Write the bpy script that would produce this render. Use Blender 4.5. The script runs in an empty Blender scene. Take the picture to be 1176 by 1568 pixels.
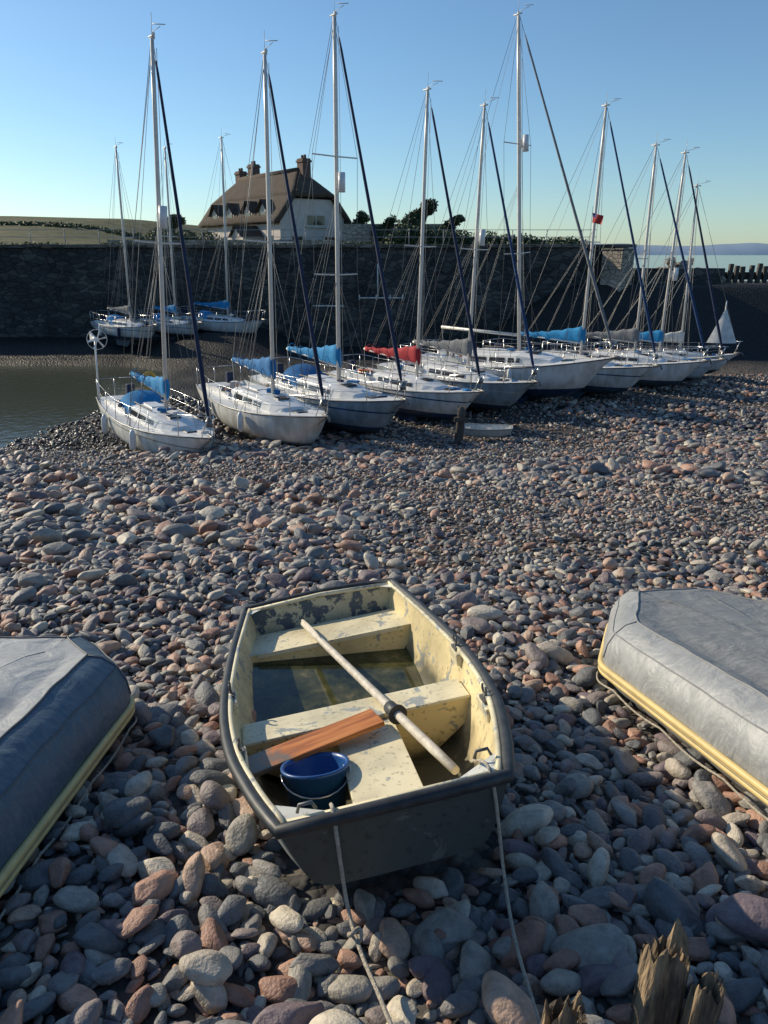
import bpy, math, random
import numpy as np
from mathutils import Vector, Matrix, noise
R=random.Random(7); NR=np.random.RandomState(5)
sc=bpy.context.scene
sc.view_settings.view_transform='Standard'
sc.view_settings.look='None'
rad=math.radians
SUN_AZ=60; SUN_EL=25

# ------------------------------------------------------------ materials
def newmat(name):
    m=bpy.data.materials.new(name); m.use_nodes=True
    nt=m.node_tree; b=nt.nodes['Principled BSDF']
    return m,nt,b
def N(nt,t,**kw):
    n=nt.nodes.new(t)
    for k,v in kw.items():
        if hasattr(n,k): setattr(n,k,v)
        else: n.inputs[k].default_value=v
    return n
def ramp(nt,stops,interp='LINEAR'):
    r=nt.nodes.new('ShaderNodeValToRGB'); cr=r.color_ramp; cr.interpolation=interp
    while len(cr.elements)>1: cr.elements.remove(cr.elements[-1])
    cr.elements[0].position=stops[0][0]; cr.elements[0].color=(*stops[0][1],1)
    for p,c in stops[1:]:
        e=cr.elements.new(p); e.color=(*c,1)
    return r
def g3(v): return (v,v,v)
def mat(name,c1,c2=None,scale=6,rough=.6,bump=0,bscale=30,metal=0,contrast=(.35,.65),coat=0,stretch=None):
    m,nt,b=newmat(name); L=nt.links
    if c2 is None: c2=tuple(x*.75 for x in c1)
    tc=N(nt,'ShaderNodeTexCoord'); src=tc.outputs['Object']
    if stretch:
        mp=N(nt,'ShaderNodeMapping'); mp.inputs['Scale'].default_value=stretch
        L.new(src,mp.inputs['Vector']); src=mp.outputs['Vector']
    n=N(nt,'ShaderNodeTexNoise'); n.inputs['Scale'].default_value=scale; n.inputs['Detail'].default_value=6; n.inputs['Roughness'].default_value=.65
    L.new(src,n.inputs['Vector'])
    r=ramp(nt,[(contrast[0],c1),(contrast[1],c2)]); L.new(n.outputs['Fac'],r.inputs['Fac'])
    L.new(r.outputs['Color'],b.inputs['Base Color'])
    b.inputs['Roughness'].default_value=rough; b.inputs['Metallic'].default_value=metal
    b.inputs['Coat Weight'].default_value=coat
    if bump:
        n2=N(nt,'ShaderNodeTexNoise'); n2.inputs['Scale'].default_value=bscale; n2.inputs['Detail'].default_value=5
        L.new(src,n2.inputs['Vector'])
        bp=N(nt,'ShaderNodeBump'); bp.inputs['Strength'].default_value=bump; bp.inputs['Distance'].default_value=.02
        L.new(n2.outputs['Fac'],bp.inputs['Height']); L.new(bp.outputs['Normal'],b.inputs['Normal'])
    return m

# ------------------------------------------------------------ mesh builder
class MB:
    def __init__(s): s.v=[];s.f=[];s.m=[];s.sm=[]
    def add(s,vs,fs,mi=0,smooth=False):
        o=len(s.v); s.v+= [tuple(p) for p in vs]
        for f in fs:
            s.f.append(tuple(i+o for i in f)); s.m.append(mi); s.sm.append(smooth)
    def box(s,c,sz,mi=0,M=None,taper=1.0):
        x,y,z=[k/2 for k in sz]; vs=[]
        for dz,t in ((-z,1),(z,taper)):
            for dx,dy in ((-x,-y),(x,-y),(x,y),(-x,y)):
                p=Vector((dx*t,dy*t,dz))
                if M is not None: p=M@p
                vs.append(p+Vector(c))
        s.add(vs,[(3,2,1,0),(4,5,6,7),(0,1,5,4),(1,2,6,5),(2,3,7,6),(3,0,4,7)],mi)
    def tube(s,pts,r,n=6,mi=0,closed=False,smooth=True,flat=1.0):
        P=[Vector(p) for p in pts]; k=len(P); rs=r if isinstance(r,(list,tuple)) else [r]*k
        vs=[];prev=None
        for i in range(k):
            if closed: t=(P[(i+1)%k]-P[i-1])
            else: t=P[min(i+1,k-1)]-P[max(i-1,0)]
            if t.length<1e-9: t=Vector((0,0,1))
            t.normalize()
            if prev is None:
                ref=Vector((0,0,1)) if abs(t.z)<.9 else Vector((1,0,0))
                a=t.cross(ref).normalized()
            else:
                a=(prev-t*prev.dot(t)); 
                a=a.normalized() if a.length>1e-6 else t.orthogonal().normalized()
            prev=a; b=t.cross(a)
            for j in range(n):
                an=2*math.pi*j/n
                vs.append(P[i]+(a*math.cos(an)+b*math.sin(an)*flat)*rs[i])
        fs=[]
        for i in range(k if closed else k-1):
            i2=(i+1)%k
            for j in range(n):
                fs.append((i*n+j,i*n+(j+1)%n,i2*n+(j+1)%n,i2*n+j))
        s.add(vs,fs,mi,smooth)
        if not closed:
            o=len(s.v)-len(vs)
            s.f.append(tuple(o+j for j in range(n))[::-1]); s.m.append(mi); s.sm.append(False)
            s.f.append(tuple(o+(k-1)*n+j for j in range(n))); s.m.append(mi); s.sm.append(False)
    def loft(s,rings,mi=0,closed=False,cap=(False,False),smooth=True):
        n=len(rings[0]); vs=[p for r in rings for p in r]; fs=[]
        for i in range(len(rings)-1):
            for j in range(n if closed else n-1):
                j2=(j+1)%n
                fs.append((i*n+j,i*n+j2,(i+1)*n+j2,(i+1)*n+j))
        o=len(s.v); s.add(vs,fs,mi,smooth)
        if cap[0]: s.f.append(tuple(o+j for j in range(n))[::-1]); s.m.append(mi); s.sm.append(False)
        if cap[1]: s.f.append(tuple(o+(len(rings)-1)*n+j for j in range(n))); s.m.append(mi); s.sm.append(False)
    def obj(s,name,mats,parent=None,matrix=None,bevel=0):
        me=bpy.data.meshes.new(name); me.from_pydata(s.v,[],s.f); 
        for m in (mats if isinstance(mats,(list,tuple)) else [mats]): me.materials.append(m)
        me.polygons.foreach_set('material_index',s.m); me.polygons.foreach_set('use_smooth',s.sm); me.update()
        o=bpy.data.objects.new(name,me); sc.collection.objects.link(o)
        if parent: o.parent=parent
        if matrix is not None: o.matrix_world=matrix
        if bevel:
            b=o.modifiers.new('b','BEVEL'); b.width=bevel; b.segments=2; b.limit_method='ANGLE'
        return o
def empty(name,M):
    e=bpy.data.objects.new(name,None); sc.collection.objects.link(e); e.matrix_world=M; e.empty_display_size=.3
    return e
def ci(xs,ys,x):
    x=min(max(x,xs[0]),xs[-1])
    for i in range(len(xs)-1):
        if x<=xs[i+1]: break
    def sl(k):
        a=max(k-1,0); b=min(k+1,len(xs)-1); return (ys[b]-ys[a])/(xs[b]-xs[a])
    h=xs[i+1]-xs[i]; t=(x-xs[i])/h; m0=sl(i)*h; m1=sl(i+1)*h
    return (2*t**3-3*t*t+1)*ys[i]+(t**3-2*t*t+t)*m0+(-2*t**3+3*t*t)*ys[i+1]+(t**3-t*t)*m1

# ------------------------------------------------------------ camera, light, sky
cam=bpy.data.cameras.new('camera'); co=bpy.data.objects.new('camera',cam); sc.collection.objects.link(co)
cam.sensor_fit='VERTICAL'; cam.sensor_height=36; cam.sensor_width=27; cam.lens=26
co.location=(0,0,1.85); co.rotation_euler=(rad(90-19.2),0,0); cam.clip_end=60000; cam.clip_start=.05
sc.camera=co
S=Vector((-math.sin(rad(SUN_AZ))*math.cos(rad(SUN_EL)),math.cos(rad(SUN_AZ))*math.cos(rad(SUN_EL)),math.sin(rad(SUN_EL))))
sl=bpy.data.lights.new('sun','SUN'); sl.energy=5.0; sl.angle=rad(.5); sl.color=(1,.87,.66)
so=bpy.data.objects.new('sun',sl); sc.collection.objects.link(so); so.rotation_euler=S.to_track_quat('Z','Y').to_euler(); so.location=S*50
w=bpy.data.worlds.new('World'); sc.world=w; w.use_nodes=True
nt=w.node_tree; bg=nt.nodes['Background']
sky=nt.nodes.new('ShaderNodeTexSky'); sky.sky_type='NISHITA'; sky.sun_disc=False
sky.sun_elevation=rad(SUN_EL); sky.sun_rotation=rad(-SUN_AZ); sky.air_density=1.0; sky.dust_density=.3; sky.ozone_density=3.5
tint=nt.nodes.new('ShaderNodeMix'); tint.data_type='RGBA'; tint.blend_type='MULTIPLY'; tint.inputs['Factor'].default_value=1; tint.inputs['B'].default_value=(.89,1.03,1.08,1)
nt.links.new(sky.outputs['Color'],tint.inputs['A']); nt.links.new(tint.outputs['Result'],bg.inputs['Color']); bg.inputs['Strength'].default_value=.122

# ------------------------------------------------------------ ground
def ss(t): t=np.clip(t,0,1); return t*t*(3-2*t)
WY=50.0; WX=15.6; WATER=-4.05
def gz(x,y):
    x=np.asarray(x,float); y=np.asarray(y,float)
    a=-0.172*y; b=-3.92; k=.22
    z=b+np.logaddexp(0,np.clip((a-b)/k,-50,200))*k
    near=np.clip(1-(y-40)/6,0,1)
    z=z+near*(.045*np.sin(.9*x+.5*y+1)+.04*np.sin(1.7*x-1.1*y)+.025*np.sin(2.9*x+2.3*y+.5))
    z=z-.75*ss((-10.2-x)/5)*ss((y-17.5)/5)
    z=z+1.35*ss((y-38.5)/7)*ss((-4-x)/5)*(y<60)
    z=z+3.95*ss((x-4)/9)*np.clip((y-44)/4.6,0,1)
    land=2.0+5.6*ss((-16-x)/26)*ss((y-62)/70)+.25*np.sin(.11*x+.07*y)*ss((y-60)/20)
    land=land+(-8.0-land)*ss((y-95)/40)*ss((x+22)/12)
    land=land+(-8.0-land)*ss((y-300)/200)
    t=ss((y-(WY+.7))/.6)
    wl=1-ss((x-(WX-.3))/1.6)
    spit=0.0+(-8.0)*ss((y-57)/25)
    z2=land*wl+spit*(1-wl)
    return z*(1-t)+z2*t
def gzs(x,y): return float(gz(x,y))
def axis(dense0,dense1,step,lo,hi):
    a=list(np.arange(dense0,dense1+1e-6,step)); s=step
    p=dense1
    while p<hi: s*=1.25; p+=s; a.append(min(p,hi))
    s=step;p=dense0
    while p>lo: s*=1.25; p-=s; a.insert(0,max(p,lo))
    return a
xs=axis(-26,26,.4,-12000,12000); ys=sorted(set(axis(-4,60,.4,-60,20000)+[WY+.7,WY+.85,WY+1.0,WY+1.15,WY+1.3]))
X,Y=np.meshgrid(xs,ys); Z=gz(X,Y)
nx,ny=len(xs),len(ys)
V=np.stack([X.ravel(),Y.ravel(),Z.ravel()],1)
idx=np.arange(nx*ny).reshape(ny,nx)
F=np.stack([idx[:-1,:-1].ravel(),idx[:-1,1:].ravel(),idx[1:,1:].ravel(),idx[1:,:-1].ravel()],1)
me=bpy.data.meshes.new('ground'); me.from_pydata(V.tolist(),[],F.tolist())
me.polygons.foreach_set('use_smooth',[True]*len(F))
grass=(ss((Y-(WY+1.5))/1.0)*ss((Z+1.0)/1.5)).ravel()
grass=grass*(1-ss((X.ravel()-14)/3))
wet_shade=(ss((-3.45-Z)/.22)*ss((Y-15)/4)*ss((-4-X)/4)).ravel()
wet_shade=np.maximum(wet_shade,(ss((Y-38)/6)*(Y<WY+1.5)).ravel()*.95)  # wall's shade painted dark over the bank and wall foot
wet_shade=np.maximum(wet_shade,(ss((Y-27)/6)*ss((-5.5-X)/3)*(Y<WY+1.5)).ravel())  # wet mud, with the wall's cast shadow also put into its colour
for nm,arr in (('grass',grass),('wet_shade',wet_shade)):
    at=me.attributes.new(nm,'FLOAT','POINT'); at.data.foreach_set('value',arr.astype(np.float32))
g=bpy.data.objects.new('ground',me); sc.collection.objects.link(g)
m,nt,b=newmat('shingle_ground'); L=nt.links
tc=N(nt,'ShaderNodeTexCoord')
vo=N(nt,'ShaderNodeTexVoronoi'); vo.inputs['Scale'].default_value=10; L.new(tc.outputs['Object'],vo.inputs['Vector'])
vb=N(nt,'ShaderNodeTexVoronoi'); vb.inputs['Scale'].default_value=26; L.new(tc.outputs['Object'],vb.inputs['Vector'])
sx=N(nt,'ShaderNodeSeparateColor'); L.new(vo.outputs['Color'],sx.inputs['Color'])
r=ramp(nt,[(0,(.055,.055,.058)),(.3,(.12,.11,.10)),(.6,(.075,.075,.078)),(.8,(.16,.115,.09)),(1,(.20,.18,.15))]); L.new(sx.outputs['Red'],r.inputs['Fac'])
mul=N(nt,'ShaderNodeMix',data_type='RGBA',blend_type='MULTIPLY'); mul.inputs['Factor'].default_value=1
r2=ramp(nt,[(0,g3(1)),(.6,g3(.75)),(1,g3(.25))]); L.new(vo.outputs['Distance'],r2.inputs['Fac'])
L.new(r.outputs['Color'],mul.inputs['A']); L.new(r2.outputs['Color'],mul.inputs['B'])
aw=N(nt,'ShaderNodeAttribute',attribute_name='wet_shade'); ag=N(nt,'ShaderNodeAttribute',attribute_name='grass')
mw=N(nt,'ShaderNodeMix',data_type='RGBA'); mw.inputs['B'].default_value=(.012,.014,.013,1)  # near-black for wet ground and the painted wall shade
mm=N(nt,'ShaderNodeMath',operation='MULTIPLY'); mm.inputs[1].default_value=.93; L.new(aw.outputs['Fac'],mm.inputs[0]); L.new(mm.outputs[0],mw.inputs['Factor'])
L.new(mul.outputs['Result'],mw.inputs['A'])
gn=N(nt,'ShaderNodeTexNoise'); gn.inputs['Scale'].default_value=.35; gn.inputs['Detail'].default_value=9; gn.inputs['Roughness'].default_value=.7; L.new(tc.outputs['Object'],gn.inputs['Vector'])
gr=ramp(nt,[(.35,(.045,.06,.02)),(.5,(.10,.105,.04)),(.62,(.17,.14,.075)),(.75,(.07,.08,.03))]); L.new(gn.outputs['Fac'],gr.inputs['Fac'])
mg=N(nt,'ShaderNodeMix',data_type='RGBA'); L.new(ag.outputs['Fac'],mg.inputs['Factor']); L.new(mw.outputs['Result'],mg.inputs['A']); L.new(gr.outputs['Color'],mg.inputs['B'])
L.new(mg.outputs['Result'],b.inputs['Base Color'])
rr=N(nt,'ShaderNodeMapRange'); rr.inputs['To Min'].default_value=.9; rr.inputs['To Max'].default_value=.6; L.new(aw.outputs['Fac'],rr.inputs['Value']); L.new(rr.outputs[0],b.inputs['Roughness'])
b.inputs['Specular IOR Level'].default_value=.3
bp=N(nt,'ShaderNodeBump',invert=True); bp.inputs['Strength'].default_value=.9; bp.inputs['Distance'].default_value=.06
L.new(vo.outputs['Distance'],bp.inputs['Height'])
bp2=N(nt,'ShaderNodeBump',invert=True); bp2.inputs['Strength'].default_value=.6; bp2.inputs['Distance'].default_value=.02
L.new(vb.outputs['Distance'],bp2.inputs['Height']); L.new(bp.outputs['Normal'],bp2.inputs['Normal']); L.new(bp2.outputs['Normal'],b.inputs['Normal'])
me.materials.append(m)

# water
mw_,nt,b=newmat('water'); L=nt.links
b.inputs['Base Color'].default_value=(.07,.078,.055,1); b.inputs['Roughness'].default_value=.12; b.inputs['IOR'].default_value=1.33
tc=N(nt,'ShaderNodeTexCoord'); n=N(nt,'ShaderNodeTexNoise'); n.inputs['Scale'].default_value=2.2; n.inputs['Detail'].default_value=5; L.new(tc.outputs['Object'],n.inputs['Vector'])
bp=N(nt,'ShaderNodeBump'); bp.inputs['Strength'].default_value=.5; bp.inputs['Distance'].default_value=.05; L.new(n.outputs['Fac'],bp.inputs['Height']); L.new(bp.outputs['Normal'],b.inputs['Normal'])
mb=MB(); mb.add([(-14000,14,WATER),(14000,14,WATER),(14000,24000,WATER),(-14000,24000,WATER)],[(0,1,2,3)]); mb.obj('water',mw_)

# distant hills
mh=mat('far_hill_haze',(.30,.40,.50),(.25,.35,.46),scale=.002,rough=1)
mb=MB(); rows=[[],[],[]]
for i in range(120):
    x=-3000+i*110; h=95+70*noise.noise(Vector((i*.06,3,0)))+22*noise.noise(Vector((i*.3,7,0)))
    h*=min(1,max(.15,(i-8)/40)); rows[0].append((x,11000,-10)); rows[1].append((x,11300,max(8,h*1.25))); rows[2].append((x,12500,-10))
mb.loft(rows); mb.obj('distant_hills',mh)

# ------------------------------------------------------------ shingle stones
dM=Matrix.Translation((-.125,3.05,gzs(-.165,3.06)+.035))@Matrix.Rotation(rad(-9.8),4,'X')@Matrix.Rotation(rad(10.5),4,'Z')@Matrix.Rotation(rad(-8.5),4,'Y')
iRM=Matrix.Translation((2.24,3.36,gzs(2.27,3.38)+.06))@Matrix.Rotation(rad(-9.8),4,'X')@Matrix.Rotation(rad(11),4,'Z')
iLM=Matrix.Translation((-2.04,2.18,gzs(-2.06,2.2)+.085))@Matrix.Rotation(rad(-9.8),4,'X')@Matrix.Rotation(rad(1),4,'Z')
m,nt,b=newmat('beach_stone'); L=nt.links
oi=N(nt,'ShaderNodeObjectInfo'); tc=N(nt,'ShaderNodeTexCoord')
cols=[(.12,.125,.13),(.33,.305,.26),(.16,.165,.17),(.46,.40,.32),(.21,.20,.19),(.42,.245,.175),(.19,.185,.18),(.32,.18,.13),(.27,.255,.235),(.46,.32,.235),(.17,.13,.14),(.56,.50,.40),(.24,.20,.19),(.13,.135,.14)]
r=ramp(nt,[(i/len(cols),c) for i,c in enumerate(cols)],'CONSTANT'); L.new(oi.outputs['Random'],r.inputs['Fac'])
va=N(nt,'ShaderNodeVectorMath',operation='ADD'); cx=N(nt,'ShaderNodeCombineXYZ'); sm=N(nt,'ShaderNodeMath',operation='MULTIPLY'); sm.inputs[1].default_value=57
L.new(oi.outputs['Random'],sm.inputs[0]); L.new(sm.outputs[0],cx.inputs[0]); L.new(sm.outputs[0],cx.inputs[1]); L.new(tc.outputs['Object'],va.inputs[0]); L.new(cx.outputs[0],va.inputs[1])
n=N(nt,'ShaderNodeTexNoise'); n.inputs['Scale'].default_value=3.5; n.inputs['Detail'].default_value=8; n.inputs['Roughness'].default_value=.72; L.new(va.outputs[0],n.inputs['Vector'])
r2=ramp(nt,[(.3,g3(.6)),(.5,g3(1.0)),(.7,g3(1.25))]); L.new(n.outputs['Fac'],r2.inputs['Fac'])
mul=N(nt,'ShaderNodeMix',data_type='RGBA',blend_type='MULTIPLY'); mul.inputs['Factor'].default_value=1; L.new(r.outputs['Color'],mul.inputs['A']); L.new(r2.outputs['Color'],mul.inputs['B'])
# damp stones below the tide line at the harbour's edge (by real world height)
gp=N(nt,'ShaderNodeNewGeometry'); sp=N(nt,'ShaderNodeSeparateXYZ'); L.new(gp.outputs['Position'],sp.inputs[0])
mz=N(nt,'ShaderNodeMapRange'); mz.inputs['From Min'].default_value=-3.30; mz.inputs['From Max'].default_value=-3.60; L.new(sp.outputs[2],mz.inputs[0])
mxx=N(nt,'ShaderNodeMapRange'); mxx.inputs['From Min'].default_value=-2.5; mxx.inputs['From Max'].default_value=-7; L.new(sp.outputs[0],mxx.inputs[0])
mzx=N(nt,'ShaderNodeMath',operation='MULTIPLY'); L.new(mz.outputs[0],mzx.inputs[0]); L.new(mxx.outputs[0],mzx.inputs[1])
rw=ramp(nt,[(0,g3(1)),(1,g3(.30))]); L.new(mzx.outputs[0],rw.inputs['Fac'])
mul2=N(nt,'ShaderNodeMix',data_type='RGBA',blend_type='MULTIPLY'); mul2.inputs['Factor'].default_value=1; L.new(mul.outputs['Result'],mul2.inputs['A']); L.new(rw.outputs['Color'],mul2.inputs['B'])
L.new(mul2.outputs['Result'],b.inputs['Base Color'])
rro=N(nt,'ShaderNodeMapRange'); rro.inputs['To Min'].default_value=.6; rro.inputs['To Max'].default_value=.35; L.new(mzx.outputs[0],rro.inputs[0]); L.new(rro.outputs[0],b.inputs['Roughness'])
n2=N(nt,'ShaderNodeTexNoise'); n2.inputs['Scale'].default_value=12; n2.inputs['Detail'].default_value=7; L.new(va.outputs[0],n2.inputs['Vector'])
bp=N(nt,'ShaderNodeBump'); bp.inputs['Strength'].default_value=.28; bp.inputs['Distance'].default_value=.04; L.new(n2.outputs['Fac'],bp.inputs['Height']); L.new(bp.outputs['Normal'],b.inputs['Normal'])
stone_mat=m
import bmesh
coll=bpy.data.collections.new('stone_shapes')
NV=12
def stonemesh(k,flat,pf,sub=4,name='stone_shape',mt=None):
    bm=bmesh.new(); bmesh.ops.create_icosphere(bm,subdivisions=sub,radius=.5)
    planes=[]
    for _ in range(8):
        d=Vector((R.gauss(0,1),R.gauss(0,1),R.gauss(0,1))).normalized(); planes.append((d,R.uniform(.32,.45)))
    off=Vector((k*9.1,0,0))
    for v in bm.verts:
        p=v.co.copy()
        for d,h in planes:
            q=p.dot(d)-h
            if q>0: p-=d*q*pf
        p*=1+.16*noise.noise(p*1.7+off)+.018*noise.noise(p*6+off)
        v.co=Vector((p.x*1.15,p.y*(.72+.035*(k%4)),p.z*flat))
    for f in bm.faces: f.smooth=True
    me=bpy.data.meshes.new(name); bm.to_mesh(me); bm.free(); me.materials.append(mt or stone_mat)
    return me
for k in range(NV):
    me=stonemesh(k,.44+.05*(k%3),.55+.25*(k%2))
    o=bpy.data.objects.new('stone_shape',me); coll.objects.link(o)
pts=[];scl=[];rot=[];ids=[]
def layer(y0,y1,sp,l0,l1,keep=1.0,lift=.12,margin=2.2,slope=.56,xmin=-1e9,xmax=1e9,fine=True,pw=2.0):
    Wd=slope*y1+margin
    gx=np.arange(-Wd,Wd,sp); gy=np.arange(y0,y1,sp)
    A,B=np.meshgrid(gx,gy); A=A+ (np.arange(A.shape[0])%2)[:,None]*sp*.5
    A=A.ravel()+NR.uniform(-.45,.45,A.size)*sp; B=B.ravel()+NR.uniform(-.45,.45,B.size)*sp
    k=(np.abs(A)<slope*np.maximum(B,0)+margin)&(NR.rand(A.size)<keep)&(A>xmin)&(A<xmax)
    A=A[k];B=B[k]
    z=gz(A,B); k=(z>WATER-.08)&~((B>31)&(A<-5.5)); A=A[k];B=B[k];z=z[k]
    fn=.5+.5*np.sin(A*.45+B*.38+1.4*np.sin(B*.4)+.9*np.sin(A*.8)+.4)
    l=l0+(l1-l0)*NR.rand(A.size)**pw
    if fine: l=l*(.56+.60*fn)
    for M,hx,hy in ((dM,.43,.95),(iRM,.70,1.45),(iLM,.70,1.45)):
        I=np.array(M.inverted()); lx=I[0,0]*A+I[0,1]*B+I[0,2]*z+I[0,3]; ly=I[1,0]*A+I[1,1]*B+I[1,2]*z+I[1,3]
        kk=~((np.abs(lx)<hx)&(np.abs(ly)<hy)); A=A[kk];B=B[kk];z=z[kk];l=l[kk]
    n=A.size
    pts.append(np.stack([A,B,z+l*lift*(.4+1.3*NR.rand(n))],1))
    s=np.stack([l*NR.uniform(.85,1.25,n),l*NR.uniform(.78,1.15,n),l*NR.uniform(.8,1.3,n)],1); scl.append(s)
    rt=np.stack([rad(-10)+NR.normal(0,.29,n),NR.normal(0,.29,n),NR.uniform(0,6.28,n)],1); rot.append(rt)
    ids.append(NR.randint(0,NV,n))
layer(.3,7,.05,.035,.075,.9,.06,fine=False)
layer(.3,7,.08,.07,.14,.9,.3,fine=False)
layer(.3,7,.17,.12,.22,.24,.36,fine=False)
layer(7,13,.088,.075,.16,.93,.25)
layer(7,13,.2,.14,.28,.45,.36)
layer(13,24,.12,.10,.20,.93,.27)
layer(13,24,.33,.18,.36,.5,.36)
layer(24,38,.2,.13,.29,.85,.25,xmin=-14)
pts=np.concatenate(pts);scl=np.concatenate(scl);rot=np.concatenate(rot);ids=np.concatenate(ids)
print('stones',len(pts))
me=bpy.data.meshes.new('beach_shingle'); me.from_pydata(pts.tolist(),[],[])
a=me.attributes.new('scl','FLOAT_VECTOR','POINT'); a.data.foreach_set('vector',scl.astype(np.float32).ravel())
a=me.attributes.new('rot','FLOAT_VECTOR','POINT'); a.data.foreach_set('vector',rot.astype(np.float32).ravel())
a=me.attributes.new('sid','INT','POINT'); a.data.foreach_set('value',ids.astype(np.int32))
o=bpy.data.objects.new('beach_shingle',me); sc.collection.objects.link(o)
ng=bpy.data.node_groups.new('shingle_scatter','GeometryNodeTree')
ng.interface.new_socket('Geometry',in_out='INPUT',socket_type='NodeSocketGeometry'); ng.interface.new_socket('Geometry',in_out='OUTPUT',socket_type='NodeSocketGeometry')
gi=ng.nodes.new('NodeGroupInput'); go=ng.nodes.new('NodeGroupOutput'); ip=ng.nodes.new('GeometryNodeInstanceOnPoints')
cn=ng.nodes.new('GeometryNodeCollectionInfo'); cn.inputs['Collection'].default_value=coll; cn.inputs['Separate Children'].default_value=True; cn.inputs['Reset Children'].default_value=True
def na(t,nm):
    q=ng.nodes.new('GeometryNodeInputNamedAttribute'); q.data_type=t; q.inputs['Name'].default_value=nm; return q.outputs['Attribute']
er=ng.nodes.new('FunctionNodeEulerToRotation')
ng.links.new(gi.outputs[0],ip.inputs['Points']); ng.links.new(cn.outputs[0],ip.inputs['Instance']); ip.inputs['Pick Instance'].default_value=True
ng.links.new(na('INT','sid'),ip.inputs['Instance Index']); ng.links.new(na('FLOAT_VECTOR','rot'),er.inputs[0]); ng.links.new(er.outputs[0],ip.inputs['Rotation']); ng.links.new(na('FLOAT_VECTOR','scl'),ip.inputs['Scale'])
ng.links.new(ip.outputs[0],go.inputs[0])
md=o.modifiers.new('scatter','NODES'); md.node_group=ng

# ------------------------------------------------------------ common mats
M_black=mat('rubber_black',(.018,.02,.022),(.045,.047,.05),scale=20,rough=.5)
def paintmat(name,c,peel,thr,scale=7,rough=.5,dirt=.8,grime=None):
    m,nt,b=newmat(name); L=nt.links; tc=N(nt,'ShaderNodeTexCoord')
    n=N(nt,'ShaderNodeTexNoise'); n.inputs['Scale'].default_value=scale; n.inputs['Detail'].default_value=9; n.inputs['Roughness'].default_value=.68; n.inputs['Distortion'].default_value=.6; L.new(tc.outputs['Object'],n.inputs['Vector'])
    r=ramp(nt,[(thr,g3(0)),(thr+.012,g3(1))]); L.new(n.outputs['Fac'],r.inputs['Fac'])
    n2=N(nt,'ShaderNodeTexNoise'); n2.inputs['Scale'].default_value=3; n2.inputs['Detail'].default_value=8; L.new(tc.outputs['Object'],n2.inputs['Vector'])
    r2=ramp(nt,[(.3,tuple(x*dirt*.75 for x in c)),(.55,c),(.75,tuple(min(1,x*1.05) for x in c))]); L.new(n2.outputs['Fac'],r2.inputs['Fac'])
    mx=N(nt,'ShaderNodeMix',data_type='RGBA'); L.new(r.outputs['Color'],mx.inputs['Factor']); L.new(r2.outputs['Color'],mx.inputs['A']); mx.inputs['B'].default_value=(*peel,1)
    out=mx.outputs['Result']
    n4=N(nt,'ShaderNodeTexNoise'); n4.inputs['Scale'].default_value=38; n4.inputs['Detail'].default_value=6; L.new(tc.outputs['Object'],n4.inputs['Vector'])
    r4=ramp(nt,[(.58,g3(0)),(.68,g3(.7))]); L.new(n4.outputs['Fac'],r4.inputs['Fac'])
    m4=N(nt,'ShaderNodeMix',data_type='RGBA'); L.new(r4.outputs['Color'],m4.inputs['Factor']); L.new(out,m4.inputs['A']); m4.inputs['B'].default_value=(*[x*.35 for x in c],1); out=m4.outputs['Result']
    if grime:
        sp=N(nt,'ShaderNodeSeparateXYZ'); L.new(tc.outputs['Object'],sp.inputs[0])
        n5=N(nt,'ShaderNodeTexNoise'); n5.inputs['Scale'].default_value=6; n5.inputs['Detail'].default_value=8; L.new(tc.outputs['Object'],n5.inputs['Vector'])
        ma=N(nt,'ShaderNodeMath',operation='MULTIPLY_ADD'); ma.inputs[1].default_value=.28; L.new(n5.outputs['Fac'],ma.inputs[0]); L.new(sp.outputs[2],ma.inputs[2])
        r5=ramp(nt,[(grime[0],g3(.95)),(grime[1],g3(0))]); L.new(ma.outputs[0],r5.inputs['Fac'])
        m5=N(nt,'ShaderNodeMix',data_type='RGBA'); L.new(r5.outputs['Color'],m5.inputs['Factor']); L.new(out,m5.inputs['A']); m5.inputs['B'].default_value=(.05,.05,.033,1); out=m5.outputs['Result']
    L.new(out,b.inputs['Base Color']); b.inputs['Roughness'].default_value=rough
    bp=N(nt,'ShaderNodeBump',invert=True); bp.inputs['Strength'].default_value=.5; bp.inputs['Distance'].default_value=.003; L.new(r.outputs['Color'],bp.inputs['Height']); L.new(bp.outputs['Normal'],b.inputs['Normal'])
    return m
M_cream=paintmat('cream_paint_peeling',(.76,.63,.35),(.30,.31,.29),.59,grime=(.23,.36))
M_creamf=paintmat('cream_front_paint',(.76,.62,.32),(.32,.32,.29),.59,grime=(.17,.28))
M_creamw=paintmat('cream_seat_paint',(.76,.68,.46),(.33,.35,.34),.575,scale=6)
M_transom=paintmat('transom_peeled',(.62,.56,.36),(.085,.11,.13),.50,scale=9)
M_dout=paintmat('dinghy_hull_grey',(.065,.078,.074),(.13,.14,.13),.60,scale=5,rough=.55)
M_dlow=paintmat('dinghy_side',(.42,.44,.40),(.16,.17,.16),.56,scale=5)
M_rope=mat('rope',(.55,.5,.4),(.33,.29,.23),scale=60,rough=.9,bump=.6,bscale=160)
M_steel=mat('stainless',(.62,.63,.64),(.5,.5,.5),rough=.28,metal=1)

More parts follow.
